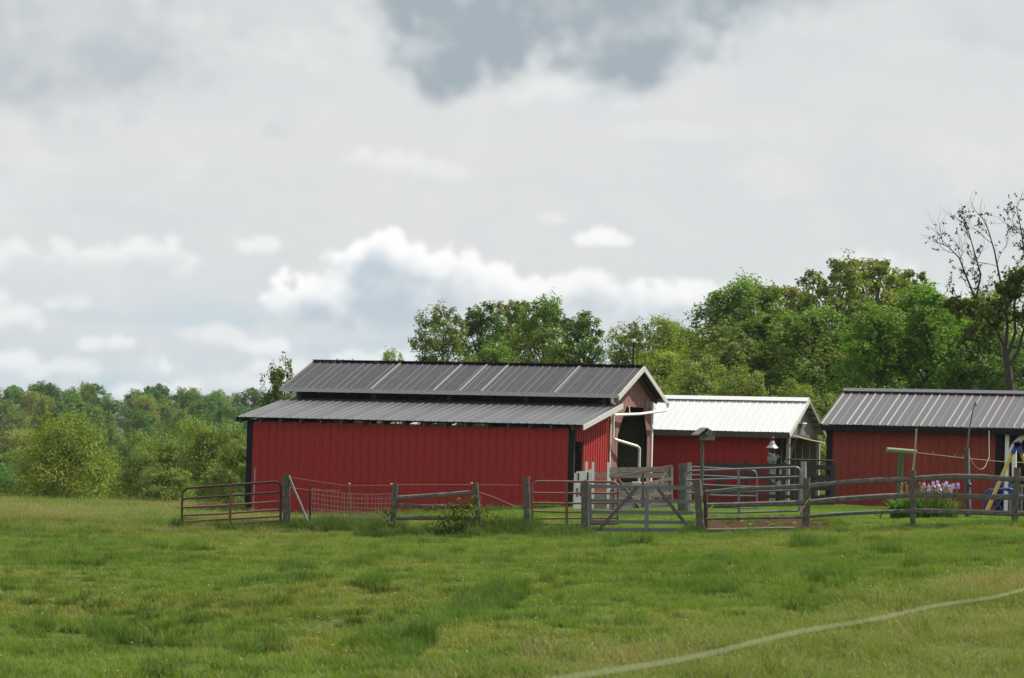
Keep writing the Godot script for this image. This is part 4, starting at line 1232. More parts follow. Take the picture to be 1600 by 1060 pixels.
# ---------------------------------------------------------------- trees
func tree_kind(seed_: int, high: float, wide: float, foot: float, leaves: int, size: float, green: Color, shape := 0.0, lobes := 26, airy := 0.0) -> Dictionary:
	# foot: height of the lowest foliage as a share of the whole; shape: 0 round, 1 pointed; airy: gaps between the clumps
	var r := RandomNumberGenerator.new()
	r.seed = seed_
	var trunk := Shape.new()
	var crown := Shape.new()
	var lean := Vector3(r.randf_range(-0.3, 0.3), 0, r.randf_range(-0.3, 0.3))
	var stem := []
	var radii := []
	for k in 8:
		var f := k / 7.0
		stem.append(Vector3(lean.x * sin(f * 2.2) + r.randf_range(-0.06, 0.06), f * high * 0.86 - (0.6 if k == 0 else 0.0), lean.z * f + r.randf_range(-0.06, 0.06)))
		radii.append(high * 0.017 * (1.0 - f * 0.86) * (1.35 if k == 0 else 1.0))
	trunk.tube(stem, radii, 7)
	var per := leaves / lobes
	for k in lobes:
		var f := (k + 0.5) / lobes
		var t := pow(f, 0.85)
		var y := lerpf(foot, 0.93, t) * high
		var prof := sqrt(maxf(0.02, 1.0 - pow(absf(2.0 * t - 0.82) / 1.22, 2.2)))
		prof = lerpf(prof, 1.05 - t * 0.92, shape)
		var a := k * 2.39996 + r.randf_range(-0.5, 0.5)
		var out := wide * 0.5 * prof * sqrt(r.randf_range(0.12, 0.62))
		var at := Vector3(cos(a) * out, y, sin(a) * out)
		var big := wide * r.randf_range(0.13, 0.225) * (0.72 + 0.4 * prof)
		# limb out to the clump
		var g := clampf((y / high - 0.16) / 0.86, 0.05, 0.98)
		var i := int(g * 7.0)
		var root: Vector3 = (stem[i] as Vector3).lerp(stem[mini(i + 1, 7)], g * 7.0 - i)
		trunk.tube([root, root.lerp(at, 0.5) + Vector3(0, -0.12, 0), at], [high * 0.006, high * 0.004, high * 0.0018], 5, false)
		var hue := r.randf_range(0.82, 1.2)
		var warm := r.randf_range(-0.10, 0.12)
		var clumps := maxi(5, int(lerpf(17.0, 9.0, airy)))
		for q in clumps:
			var d := Vector3(r.randfn(), r.randfn() * 0.9 + 0.35, r.randfn()).normalized()
			var c := at + d * big * r.randf_range(0.55, 1.08) * Vector3(1, 0.86, 1)
			var rc := big * r.randf_range(0.22, 0.38) * (1.0 - airy * 0.25)
			var spire := 1.0 + (0.9 if r.randf() < 0.14 else 0.0)
			var h2 := hue * r.randf_range(0.88, 1.14)
			for w in per / clumps:
				var p := c + Vector3(clampf(r.randfn(), -1.7, 1.7) * rc * 0.62, clampf(r.randfn(), -1.6, 1.6) * rc * 0.55 * spire, clampf(r.randfn(), -1.7, 1.7) * rc * 0.62)
				var face := (d * 1.0 + Vector3(r.randfn(), r.randfn() + 0.9, r.randfn()) * 0.6).normalized()
				var along := face.cross(Vector3(r.randfn(), r.randfn(), r.randfn())).normalized()
				var across := face.cross(along)
				var s := size * r.randf_range(0.65, 1.25)
				var v := h2 * r.randf_range(0.85, 1.15)
				crown.tint = Color(green.r * v * (1.0 + warm), green.g * v, green.b * v * (1.0 - warm))
				crown.leaf(p, along * s * 0.55, across * s * 0.36)
	var ys := []
	var xs := []
	for k in range(0, crown.v.size(), 24):
		ys.append(crown.v[k].y)
		xs.append(absf(crown.v[k].x))
	ys.sort()
	xs.sort()
	return {"trunk": trunk.mesh(), "crown": crown.mesh(), "high": ys[int(ys.size() * 0.992)], "wide": 2.0 * xs[int(xs.size() * 0.985)]}


func plant_tree(kind: Dictionary, x: float, z: float, top: float, wide: float, turn: float, called: String, label: String, category := "tree", group := "") -> Node3D:
	var foot := grounded(x, z)
	var o := thing(called, label, category, foot, turn, group)
	var sy: float = (top - foot.y) / kind.high
	var sx: float = wide / kind.wide
	for part in ["trunk", "crown"]:
		var m := put(part, kind[part], mats.bark if part == "trunk" else mats.leaf, o)
		m.scale = Vector3(sx, sy, sx)
	return o


const ORD := ["first", "second", "third", "fourth", "fifth", "sixth", "seventh", "eighth", "ninth", "tenth", "eleventh", "twelfth", "thirteenth", "fourteenth", "fifteenth", "sixteenth", "seventeenth", "eighteenth", "nineteenth", "twentieth", "twenty-first", "twenty-second", "twenty-third", "twenty-fourth", "twenty-fifth", "twenty-sixth", "twenty-seventh", "twenty-eighth", "twenty-ninth", "thirtieth"]


func make_trees() -> void:
	var mid := Color(0.195, 0.254, 0.064)
	var dark := Color(0.135, 0.196, 0.057)
	var fresh := Color(0.276, 0.323, 0.075)
	var kinds := [
		tree_kind(101, 10.0, 4.6, 0.16, 20150, 0.137, mid, 0.0, 34),
		tree_kind(102, 10.0, 4.2, 0.20, 17825, 0.137, dark, 0.25, 32, 0.35),
		tree_kind(103, 10.0, 5.0, 0.10, 20925, 0.130, fresh, 0.1, 36),
		tree_kind(104, 10.0, 4.8, 0.14, 19375, 0.144, Color(0.187, 0.223, 0.069), 0.0, 30, 0.5),
		tree_kind(105, 10.0, 5.2, 0.08, 24025, 0.137, Color(0.135, 0.242, 0.043), 0.35, 40),
		tree_kind(106, 10.0, 4.0, 0.18, 16275, 0.130, Color(0.238, 0.262, 0.079), 0.15, 30, 0.6),
	]
	# depth, x of the middle in the photograph's proportions (metres), height of the top, width, kind, look
	var line := [
		[-4.2, -172, 10.4, 3.6, 3, "loose grey green tree"], [-1.75, -177, 10.9, 3.8, 1, "dark green tree with a ragged top"], [0.15, -182, 11.4, 3.3, 5, "slender tree with a spiky top"], [1.75, -174, 11.2, 3.9, 0, "dense upright tree"], [4.0, -168, 10.1, 3.6, 1, "dark bushy tree"],
		[-6.2, -150, 6.9, 2.0, 2, "small round treetop just above the roof ridge"],
		[6.4, -152, 8.8, 3.3, 3, "open airy tree behind the yard lamp"], [8.3, -156, 9.3, 3.2, 2, "bright green tree beside the yard lamp"], [9.5, -160, 9.2, 3.2, 0, "mid green tree over the white roof"], [7.2, -142, 7.0, 3.6, 2, "low pale green tree"],
		[11.2, -150, 10.9, 4.2, 0, "broad tree with a knobbly top"], [13.2, -154, 11.4, 4.4, 0, "tall full tree"], [15.4, -160, 11.4, 3.8, 5, "tree with bare twigs on top"], [17.3, -155, 12.6, 4.2, 3, "tallest tree of the row"], [19.7, -158, 12.9, 4.4, 5, "tall feathery pale tree"], [22.0, -162, 12.6, 4.0, 5, "feathery tree right of the group"],
		[19.6, -135, 10.1, 4.3, 4, "dark glossy maple"], [16.9, -134, 9.0, 4.0, 4, "bright green rounded tree"], [14.4, -140, 9.2, 4.6, 0, "mid green tree filling the row"], [12.1, -143, 8.9, 4.4, 1, "shady green tree"], [10.3, -140, 8.2, 3.8, 3, "loose green tree"],
		[21.9, -134, 8.4, 3.6, 1, "dark spreading tree"], [24.6, -160, 10.6, 4.6, 3, "pale open tree"], [27.6, -166, 12.0, 5.0, 2, "light green tree"], [23.6, -146, 8.0, 3.6, 2, "low fresh green tree"], [30.0, -158, 10.0, 5.0, 0, "green tree"],
		[18.4, -146, 9.6, 4.2, 1, "shadowy tree filling the gap"], [2.9, -171, 8.4, 3.2, 2, "short fresh green tree"], [-0.8, -165, 8.0, 3.2, 0, "short tree behind the ridge"], [26.2, -146, 8.6, 4.0, 4, "deep green tree"],
	]
	line.sort_custom(func(a, b): return a[0] / a[1] > b[0] / b[1])
	var k := 0
	for e in line:
		var label := "%s, %s behind the barns" % [e[5], "number %d from the left" % (k + 1) if k >= 30 else ORD[k] + " from the left"]
		plant_tree(kinds[e[4]], e[0], e[1], e[2], e[3] * 1.12, k * 1.7, "leafy_tree", label, "tree", "trees behind the barns")
		k += 1
	# lower bushy trees close behind the white roof
	var bush := tree_kind(120, 6.0, 4.6, 0.04, 20150, 0.122, Color(0.247, 0.286, 0.090), 0.0, 30)
	for e in [[8.0, -123, 6.05, 3.6, "pale green bushy tree rising left of centre behind the white roof"], [9.6, -119, 5.55, 3.0, "pale green bushy tree in the middle behind the white roof"], [11.2, -112, 4.85, 2.5, "small pale bush at the right end of the white roof"], [6.2, -128, 5.3, 3.2, "green bush just right of the barn gable"], [12.2, -101, 3.2, 2.2, "yellow green bush seen between the two sheds"], [13.4, -114, 4.6, 3.2, "dark gap bush behind the grey roof"]]:
		plant_tree(bush, e[0], e[1], e[2], e[3], e[0], "bushy_tree", e[4], "tree", "bushes behind the sheds")

	# the leaning tree at the left end of the barn roof
	var loose := tree_kind(131, 8.0, 4.0, 0.12, 13175, 0.122, Color(0.132, 0.165, 0.057), 0.1, 20, 0.7)
	plant_tree(loose, -9.75, -122, 5.35, 2.2, 0.6, "leafy_tree", "dark loose tree showing past the left end of the barn roof")

	# the yellow green tree below the pasture on the left
	var round := tree_kind(141, 8.0, 7.4, 0.02, 40300, 0.122, Color(0.228, 0.269, 0.061), 0.0, 52)
	plant_tree(round, -19.6, -128, 2.95, 5.6, 0.0, "round_tree", "rounded yellow green tree at the edge of the left pasture")
	# shrubs between it and the barn
	var shrub := tree_kind(151, 6.0, 5.0, 0.02, 23250, 0.115, Color(0.204, 0.242, 0.075), 0.0, 34)
	for e in [[-11.0, -108, 2.55, 3.0, "leafy bright green bush touching the left corner of the barn"], [-13.0, -112, 1.95, 3.0, "leafy green bush left of the one at the barn corner"], [-14.9, -118, 1.6, 2.9, "mid green bush between the round yellow tree and the barn bushes"], [-10.2, -102, 1.0, 2.2, "low bush at the foot of the barn corner"], [-12.4, -104, 0.9, 2.6, "low bush behind the rusty gate"], [-14.6, -135, 2.9, 3.6, "taller bush behind the barn corner bushes"], [-23.6, -125, 1.0, 2.8, "dark low bush at the left edge of the picture"], [-9.0, -99, 2.0, 2.4, "bush half hidden behind the barn"], [-17.2, -140, 2.2, 3.4, "bush behind the right side of the yellow tree"]]:
		plant_tree(shrub, e[0], e[1], e[2], e[3], e[0] * 2.0, "leafy_bush", e[4], "bush", "bushes along the pasture edge")

	# the wooded hill
	var woods := [
		tree_kind(161, 10.0, 7.2, 0.06, 10075, 0.259, Color(0.129, 0.215, 0.055), 0.0, 26),
		tree_kind(162, 10.0, 6.8, 0.06, 10075, 0.259, Color(0.195, 0.256, 0.069), 0.0, 24),
		tree_kind(163, 10.0, 6.2, 0.06, 10075, 0.245, Color(0.081, 0.158, 0.050), 0.2, 24),
		tree_kind(164, 10.0, 7.4, 0.06, 10075, 0.274, Color(0.269, 0.283, 0.088), 0.0, 24),
		tree_kind(165, 11.0, 5.0, 0.04, 9300, 0.230, Color(0.065, 0.125, 0.050), 0.9, 30),
		tree_kind(166, 10.0, 7.0, 0.06, 9300, 0.259, Color(0.291, 0.232, 0.094), 0.0, 24, 0.3),
	]
	var looks := ["mid green tree", "light green tree", "dark green tree", "yellowish green tree", "dark conifer", "brownish green tree"]
	var r := RandomNumberGenerator.new()
	r.seed = 9
	var rows := [[205, "lowest"], [255, "second"], [310, "third"], [365, "fourth"], [420, "fifth"], [475, "sixth"], [530, "seventh"], [585, "eighth"], [640, "skyline"]]
	for row in rows:
		var d: float = row[0]
		var x := -d * 0.195 - 4.0
		var n := 0
		while x < -d * 0.058 + 2.0:
			var px := x + r.randf_range(-1.2, 1.2)
			var z := -d + r.randf_range(-20, 20)
			var pick: int = [0, 2, 1, 0, 3, 2, 0, 1, 1, 2, 0, 1, 4, 0, 3, 1, 0, 1, 0, 2, 1, 0, 2, 1, 0, 3, 1, 0, 5][r.randi() % 29]
			if pick == 4 and r.randf() < 0.5:
				pick = 2
			var wide := r.randf_range(5.6, 8.2) * (0.72 if d < 260 else 1.0)
			var high := r.randf_range(8.6, 11.6) * (0.80 if d < 260 else 1.0) * (1.1 if pick == 4 else 1.0)
			var y := land(px, z)
			var nth: String = ORD[n] if n < 30 else str(n + 1)
			plant_tree(woods[pick], px, z, y + high, wide, r.randf() * TAU, "woodland_tree", "%s, %s from the left in the %s row of the wooded hill" % [looks[pick], nth, row[1]], "tree", "trees on the wooded hill")
			x += wide * r.randf_range(0.50, 0.72)
			n += 1
	make_bare_tree()


func twig(wood: Shape, leaves: Shape, at: Vector3, way: Vector3, long: float, r0: float, level: int, r: RandomNumberGenerator, buds: float) -> void:
	var pts := [at]
	var radii := [r0]
	var p := at
	var d := way.normalized()
	var steps := 4
	for k in steps:
		d = (d + Vector3(r.randfn() * 0.16, r.randfn() * 0.12 + 0.10, r.randfn() * 0.16)).normalized()
		p += d * long / steps
		pts.append(p)
		radii.append(r0 * (1.0 - 0.6 * (k + 1.0) / steps))
		if level > 0:
			var kids := 1 if r.randf() < 0.75 else 2
			for q in kids:
				var side := d.cross(Vector3(r.randfn(), r.randfn(), r.randfn())).normalized()
				twig(wood, leaves, p, d * 0.75 + side * 0.75 + Vector3(0, 0.15, 0), long * r.randf_range(0.38, 0.6), r0 * 0.5 * (1.0 - 0.1 * k), level - 1, r, buds)
		elif r.randf() < buds:
			for q in 4:
				leaves.tint = Color(0.075, 0.085, 0.038) * r.randf_range(0.6, 1.3)
				var a := Vector3(r.randfn(), r.randfn(), r.randfn()).normalized()
				leaves.leaf(p + a * 0.05, a * 0.05, a.cross(Vector3(r.randfn(), r.randfn(), r.randfn())).normalized() * 0.028)
	wood.tube(pts, radii, 5 if level < 2 else 6, false)


func make_bare_tree() -> void:
	var foot := grounded(16.6, -95)
	var o := thing("bare_tree", "tall half bare tree with thin twigs rising at the right edge", "tree", foot)
	var wood := Shape.new()
	var buds := Shape.new()
	var ivy := Shape.new()
	var r := RandomNumberGenerator.new()
	r.seed = 40
	var base := Vector3(16.47, 4.3, -95) - foot       # where the trunk passes behind the roof ridge
	var q := func(px: float, py: float, dz := 0.0) -> Vector3: return base + Vector3((px - 1578.0) / 47.4, (612.0 - py) / 47.4, dz)
	wood.tube([Vector3(0.15, -0.5, 0), Vector3(0.1, 2.0, 0), base, q.call(1575, 580), q.call(1570, 545)], [0.24, 0.19, 0.165, 0.13, 0.10], 8)
	var limbs := [
		[[1570, 545], [1558, 522], [1540, 500], [1522, 470], [1507, 435], [1495, 405], [1478, 388], [1452, 378]],
		[[1570, 545], [1572, 510], [1566, 470], [1556, 430], [1548, 395], [1538, 365], [1530, 345]],
		[[1575, 575], [1590, 550], [1602, 505], [1604, 450], [1600, 400], [1592, 350], [1585, 318]],
		[[1573, 560], [1584, 520], [1580, 475], [1592, 435], [1610, 395], [1622, 350]],
		[[1540, 500], [1524, 492], [1506, 486], [1492, 484]],
		[[1522, 470], [1530, 430], [1520, 395], [1512, 365], [1506, 345]],
		[[1578, 600], [1600, 575], [1630, 540], [1660, 480]],
	]
	var depth := [0.0, 0.5, -0.4, 0.8, 0.3, -0.5, 0.0]
	for i in limbs.size():
		var pts := []
		var radii := []
		var m: int = limbs[i].size()
		for k in m:
			pts.append(q.call(limbs[i][k][0], limbs[i][k][1], depth[i] * k / m))
			radii.append(lerpf(0.060, 0.010, float(k) / (m - 1)) * (0.7 if i > 3 else 1.0))
		wood.tube(pts, radii, 6, false)
		for k in range(2, m):
			var d: Vector3 = (pts[k] - pts[k - 1]).normalized()
			for s in (2 if i != 4 else 1):
				var side := Vector3(r.randfn(), r.randfn() * 0.5 + 0.3, r.randfn() * 0.6)
				twig(wood, buds, (pts[k] as Vector3).lerp(pts[k - 1], r.randf() * 0.8), d * 0.5 + side * 0.6, r.randf_range(0.5, 1.0), 0.012, 2 if k < m - 1 else 1, r, 0.11)
	obj("trunk", wood, mats.bark, o)
	obj("bud", buds, mats.leaf, o).set_meta("kind", "stuff")
	# leafy creeper and low growth in the lower half
	for e in [[1500, 480, 0.55], [1520, 490, 0.6], [1542, 492, 0.6], [1560, 470, 0.5], [1590, 440, 0.55], [1575, 455, 0.4], [1530, 520, 0.4], [1600, 420, 0.5], [1486, 476, 0.35], [1552, 510, 0.4], [1610, 470, 0.6], [1595, 495, 0.5]]:
		var c: Vector3 = q.call(e[0], e[1], r.randf_range(-0.5, 0.5))
		for k in 7:
			var d := Vector3(r.randfn(), r.randfn() * 0.6, r.randfn()).normalized()
			var cc: Vector3 = c + d * e[2] * r.randf_range(0.3, 0.9)
			for w in 55:
				var p: Vector3 = cc + Vector3(r.randfn(), r.randfn() * 0.7, r.randfn()) * e[2] * 0.24
				var face := Vector3(r.randfn(), r.randfn() + 0.8, r.randfn()).normalized()
				var along := face.cross(Vector3(r.randfn(), r.randfn(), r.randfn())).normalized()
				ivy.tint = Color(0.155, 0.190, 0.060) * r.randf_range(0.7, 1.35)
				ivy.leaf(p, along * 0.085, face.cross(along) * 0.055)
	obj("foliage", ivy, mats.leaf, o)


# ---------------------------------------------------------------- grass and flowers
func grass_patch(seed_: int, wide: float, blades: int, lo: float, hi: float, thick: float, flop: float, heads := 0.0) -> ArrayMesh:
	var s := Shape.new()
	var r := RandomNumberGenerator.new()
	r.seed = seed_
	for k in blades:
		var at := Vector3(r.randf_range(-0.5, 0.5) * wide, -0.02, r.randf_range(-0.5, 0.5) * wide)
		var h := r.randf_range(lo, hi) * (1.0 if r.randf() < 0.85 else 1.35)
		var a := r.randf() * TAU
		var bend := Vector3(cos(a), 0, sin(a)) * h * r.randf_range(0.1, flop)
		var side := Vector3(-sin(a), 0, cos(a)).rotated(Vector3.UP, r.randf_range(-0.6, 0.6)) * thick * r.randf_range(0.6, 1.2) * 0.5
		var m := at + bend * 0.3 + Vector3(0, h * 0.62, 0)
		var t := at + bend + Vector3(0, h * 0.98, 0)
		var f := r.randf_range(0.78, 1.22)
		s.tint = Color(f * r.randf_range(0.92, 1.15), f, f * r.randf_range(0.85, 1.1))
		if r.randf() < 0.05:
			s.tint = Color(2.2, 1.55, 1.9)          # a dead blade
		s.tri(at - side, m - side * 0.8, at + side)
		s.tri(at + side, m - side * 0.8, m + side * 0.8)
		s.tri(m - side * 0.8, t, m + side * 0.8)
		if r.randf() < heads:
			s.tint = Color(2.0, 1.45, 1.9) * r.randf_range(0.7, 1.1)
			var up := Vector3(bend.x * 0.25, h * 0.10, bend.z * 0.25)
			s.leaf(t + up * 0.8, up * 1.1, side * 1.3)
	return s.mesh()


func in_building(x: float, z: float) -> bool:
	for e in [[1.739, -78.0, -0.318, -9.5, 0.0, 0.05, 7.9], [8.372, -86.2, -0.383, -7.0, -0.3, 0.3, 3.7], [8.521, -79.0, -0.387, 0.1, 9.2, 0.25, 4.7]]:
		var p := Vector3(x - e[0], 0, z - e[1]).rotated(Vector3.UP, -e[2])
		if p.x > e[3] and p.x < e[4] and -p.z > e[5] and -p.z < e[6]:
			return true
	return false


func scatter(called: String, label: String, meshes: Array, spots: Array) -> void:
	# spots: [position, turn, scale across, scale up, colour]; shared out over the meshes
	for i in meshes.size():
		var mine := []
		for k in range(i, spots.size(), meshes.size()):
			mine.append(spots[k])
		if mine.is_empty():
			continue
		var mm := MultiMesh.new()
		mm.transform_format = MultiMesh.TRANSFORM_3D
		mm.use_colors = true
		mm.mesh = meshes[i]
		mm.instance_count = mine.size()
		for k in mine.size():
			var e: Array = mine[k]
			var b := Basis(Vector3.UP, e[1]).scaled(Vector3(e[2], e[3], e[2]))
			mm.set_instance_transform(k, Transform3D(b, e[0]))
			mm.set_instance_color(k, e[4])
		var o := MultiMeshInstance3D.new()
		o.name = numbered(called)
		o.multimesh = mm
		o.material_override = mats.grass_blade
		add_child(o)
		o.set_meta("kind", "stuff")
		tag(o, label, "grass", called.replace("_", " "))


func make_grass() -> void:
	var r := RandomNumberGenerator.new()
	r.seed = 77
	var short := []
	var tall := []
	var hay := []
	var lawn := []
	var z := -18.5
	while z > -92.0:
		var d := -z
		var lim := d * 0.186 + 5.5
		var pitch := 0.34 if d < 40 else 0.38
		var x := -lim
		while x < lim:
			var p := Vector3(x + r.randf_range(-0.16, 0.16), 0, z + r.randf_range(-0.16, 0.16))
			x += pitch
			if in_building(p.x, p.z):
				continue
			if Vector2((p.x - 5.5) / 1.65, (p.z + 61.0) / 2.5).length() < 0.90 or Vector2((p.x - 8.55) / 1.15, (p.z + 48.0) / 0.75).length() < 0.9 or Vector2((p.x - 6.85) / 0.6, (p.z + 43.0) / 0.5).length() < 0.85 or Vector2((p.x - 5.2) / 0.45, (p.z + 46.5) / 0.25).length() < 0.8:
				continue
			p.y = land(p.x, p.z)
			var n1 := patchy.get_noise_2d(p.x, p.z)
			var n2 := patchy.get_noise_2d(p.x * 3.3 + 50.0, p.z * 2.2)
			var n3 := swell.get_noise_2d(p.x * 2.0 + 90.0, p.z * 2.0)
			var yard: bool = d > 60.0 and p.x > -1.0 or d > 58.6 and p.x > 3.6
			var green := Color(0.189, 0.247, 0.069).lerp(Color(0.143, 0.212, 0.059), smoothstep(0.0, 0.55, n1 + n2 * 0.4))
			green = green.lerp(Color(0.300, 0.280, 0.114), smoothstep(0.1, 0.6, n3 - n1 * 0.3) * 0.65)
			var n4 := rough.get_noise_2d(p.x * 2.2, p.z * 1.5)
			var up := 0.70 + 0.6 * smoothstep(0.05, 0.6, n1 + n2 * 0.5) + 0.7 * smoothstep(-0.1, 0.5, n4) + r.randf_range(-0.1, 0.1)
			if yard:
				lawn.append([p, r.randf() * TAU, 1.0, 0.62 + 0.25 * n2, Color(0.197, 0.280, 0.069).lerp(Color(0.129, 0.212, 0.057), smoothstep(-0.1, 0.5, n1))])
				continue
			# tall hay on the far left and in the near right corner
			var meadow := smoothstep(-2.5, -6.5, p.x + n1 * 1.5) * smoothstep(58.0, 66.0, d + n2 * 4.0)
			var corner := smoothstep(-0.3, 1.1, (p.x - 0.9) + (27.5 - d) * 0.42 + n1 * 0.8) * smoothstep(33.0, 29.0, d - p.x * 1.4)
			if r.randf() < meadow * 0.9:
				hay.append([p, r.randf() * TAU, 1.0, 0.42 + n2 * 0.25, Color(0.183, 0.230, 0.083).lerp(Color(0.268, 0.247, 0.136), smoothstep(-0.25, 0.35, n3))])
			elif r.randf() < corner * 0.85:
				hay.append([p, r.randf() * TAU, 0.9, 0.40 + n2 * 0.16, Color(0.215, 0.235, 0.092).lerp(Color(0.291, 0.247, 0.140), smoothstep(-0.3, 0.3, n3))])
			else:
				short.append([p, r.randf() * TAU, 1.0, up * 0.85, green])
			# little tufts all over, then darker tussocks
			if r.randf() < 0.16 + 0.25 * smoothstep(-0.1, 0.4, n2):
				tall.append([p + Vector3(0.1, 0, 0.1), r.randf() * TAU, r.randf_range(0.35, 0.8), r.randf_range(0.28, 0.6), green.lerp(Color(0.117, 0.180, 0.062), r.randf() * 0.5) * r.randf_range(0.75, 1.1)])
			if n2 + n1 * 0.7 > 0.40 and r.randf() < 0.22:
				tall.append([p, r.randf() * TAU, r.randf_range(0.5, 1.0), r.randf_range(0.45, 0.8), Color(0.117, 0.178, 0.053) * r.randf_range(0.8, 1.2)])
		z -= pitch
	for k in 800:  # tufts coloured dark to stand in for the shade in hoof hollows
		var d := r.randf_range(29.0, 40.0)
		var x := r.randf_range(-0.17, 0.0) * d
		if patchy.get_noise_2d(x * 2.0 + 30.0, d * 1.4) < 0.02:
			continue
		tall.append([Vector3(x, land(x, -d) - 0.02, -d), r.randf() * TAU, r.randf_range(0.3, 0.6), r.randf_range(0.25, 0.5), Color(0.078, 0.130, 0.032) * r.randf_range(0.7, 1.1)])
	# a ditch line of rank dark grass, and the unmown strip along the fence
	for k in 110:
		var f := r.randf()
		var p := Vector3(lerpf(-1.05, -0.26, f) + r.randfn() * 0.10, 0, lerpf(-25.0, -39.0, f) + r.randfn() * 0.3)
		p.y = land(p.x, p.z)
		tall.append([p, r.randf() * TAU, 0.7, r.randf_range(0.3, 0.7), Color(0.123, 0.190, 0.056) * r.randf_range(0.8, 1.2)])
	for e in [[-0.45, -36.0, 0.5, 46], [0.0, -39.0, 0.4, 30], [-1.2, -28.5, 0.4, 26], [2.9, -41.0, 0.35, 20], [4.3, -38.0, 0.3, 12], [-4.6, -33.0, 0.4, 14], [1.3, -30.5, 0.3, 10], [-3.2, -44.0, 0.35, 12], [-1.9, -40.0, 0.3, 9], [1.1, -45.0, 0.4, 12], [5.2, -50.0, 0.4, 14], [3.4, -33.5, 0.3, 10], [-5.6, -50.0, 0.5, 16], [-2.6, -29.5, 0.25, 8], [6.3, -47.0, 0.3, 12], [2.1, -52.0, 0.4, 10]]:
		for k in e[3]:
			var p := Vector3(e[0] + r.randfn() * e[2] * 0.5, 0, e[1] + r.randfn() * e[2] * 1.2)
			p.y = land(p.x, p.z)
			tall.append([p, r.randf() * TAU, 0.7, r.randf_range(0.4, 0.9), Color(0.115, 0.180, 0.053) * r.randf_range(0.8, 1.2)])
	for e in [[-4.7, -4.1, -61.9, 34, 0.9], [-4.1, -2.6, -61.8, 140, 1.1], [-3.0, -2.2, -60.2, 110, 1.2], [-2.3, -0.6, -60.2, 90, 0.8], [-0.9, 0.6, -60.2, 190, 1.25], [0.5, 1.6, -59.7, 110, 0.7], [1.0, 1.65, -58.8, 80, 0.75], [3.65, 3.95, -58.5, 40, 0.95], [-7.2, -4.8, -62.2, 70, 0.85], [4.1, 6.1, -58.3, 16, 0.35], [6.0, 10.5, -58.6, 60, 0.45], [-7.0, 1.5, -77.0, 120, 0.8]]:
		for k in e[3]:
			var p := Vector3(r.randf_range(e[0], e[1]), 0, e[2] + r.randfn() * 0.35)
			if in_building(p.x, p.z):
				continue
			p.y = land(p.x, p.z)
			tall.append([p, r.randf() * TAU, r.randf_range(0.6, 1.0), e[4] * r.randf_range(0.5, 1.0), Color(0.120, 0.201, 0.074).lerp(Color(0.215, 0.240, 0.102), r.randf() * 0.6) * r.randf_range(0.5, 1.0)])
	for e in [[5.5, -61.0, 1.65, 2.5, 260], [8.55, -48.0, 1.15, 0.75, 24], [6.85, -43.0, 0.5, 0.3, 30], [5.2, -46.5, 0.45, 0.25, 30]]:
		for k in e[4]:
			var a := r.randf() * TAU
			var f := r.randf_range(0.80, 1.0) if r.randf() < 0.85 else r.randf_range(0.2, 0.8)
			var p := Vector3(e[0] + cos(a) * e[2] * f, 0, e[1] + sin(a) * e[3] * f)
			p.y = land(p.x, p.z)
			tall.append([p, r.randf() * TAU, r.randf_range(0.25, 0.6), r.randf_range(0.2, 0.42), Color(0.16, 0.21, 0.06) * r.randf_range(0.7, 1.1)])
	scatter("pasture_grass", "short grazed pasture grass covering the field in front of the barns", [grass_patch(1, 0.52, 230, 0.05, 0.11, 0.008, 0.9), grass_patch(2, 0.52, 230, 0.04, 0.10, 0.009, 1.0), grass_patch(3, 0.52, 210, 0.05, 0.13, 0.008, 0.8, 0.01)], short)
	scatter("rank_grass_and_shade_tufts", "dark rank tussocks, unmown grass along fence and ditch, tufts darkened as shaded hoof pocks", [grass_patch(4, 0.36, 110, 0.16, 0.36, 0.010, 0.7), grass_patch(5, 0.36, 110, 0.14, 0.32, 0.011, 0.9, 0.03)], tall)
	scatter("meadow_grass", "tall pale seeding meadow grass", [grass_patch(6, 0.50, 130, 0.22, 0.46, 0.006, 0.55, 0.16), grass_patch(7, 0.50, 130, 0.20, 0.42, 0.006, 0.7, 0.12)], hay)
	scatter("lawn_grass", "mown lawn grass in the farmyard behind the fence", [grass_patch(8, 0.50, 210, 0.05, 0.10, 0.009, 0.8), grass_patch(9, 0.50, 210, 0.05, 0.10, 0.009, 0.9)], lawn)
	# clover and daisy heads dotted in the turf
	var dots := []
	for k in 150:
		var d := r.randf_range(22, 58)
		var x := r.randf_range(-0.19, 0.19) * d
		dots.append([Vector3(x, land(x, -d) + 0.09, -d), r.randf() * TAU, 1.0, 1.0, Color(0.62, 0.62, 0.52) if r.randf() < 0.75 else Color(0.55, 0.45, 0.06)])
	var head := Shape.new()
	head.ball(Vector3.ZERO, Vector3(0.011, 0.009, 0.011), 3, 5)
	scatter("clover_heads", "tiny white and yellow flower heads dotted over the pasture", [head.mesh()], dots)


func blade(s: Shape, root: Vector3, a: float, long: float, thick: float, flop: float, r: RandomNumberGenerator) -> void:
	var out := Vector3(cos(a), 0, sin(a))
	var side := Vector3(-sin(a), 0, cos(a)) * thick * 0.5
	var pts := []
	for k in 6:
		var f := k / 5.0
		pts.append(root + out * long * flop * f * f + Vector3(0, long * (f - 0.55 * flop * f * f * f), 0))
	for k in 5:
		var w0 := 1.0 - 0.9 * pow(k / 5.0, 2.0)
		var w1 := 1.0 - 0.98 * pow((k + 1) / 5.0, 2.0)
		s.quad(pts[k] - side * w0, pts[k] + side * w0, pts[k + 1] + side * w1, pts[k + 1] - side * w1, out + Vector3.UP)


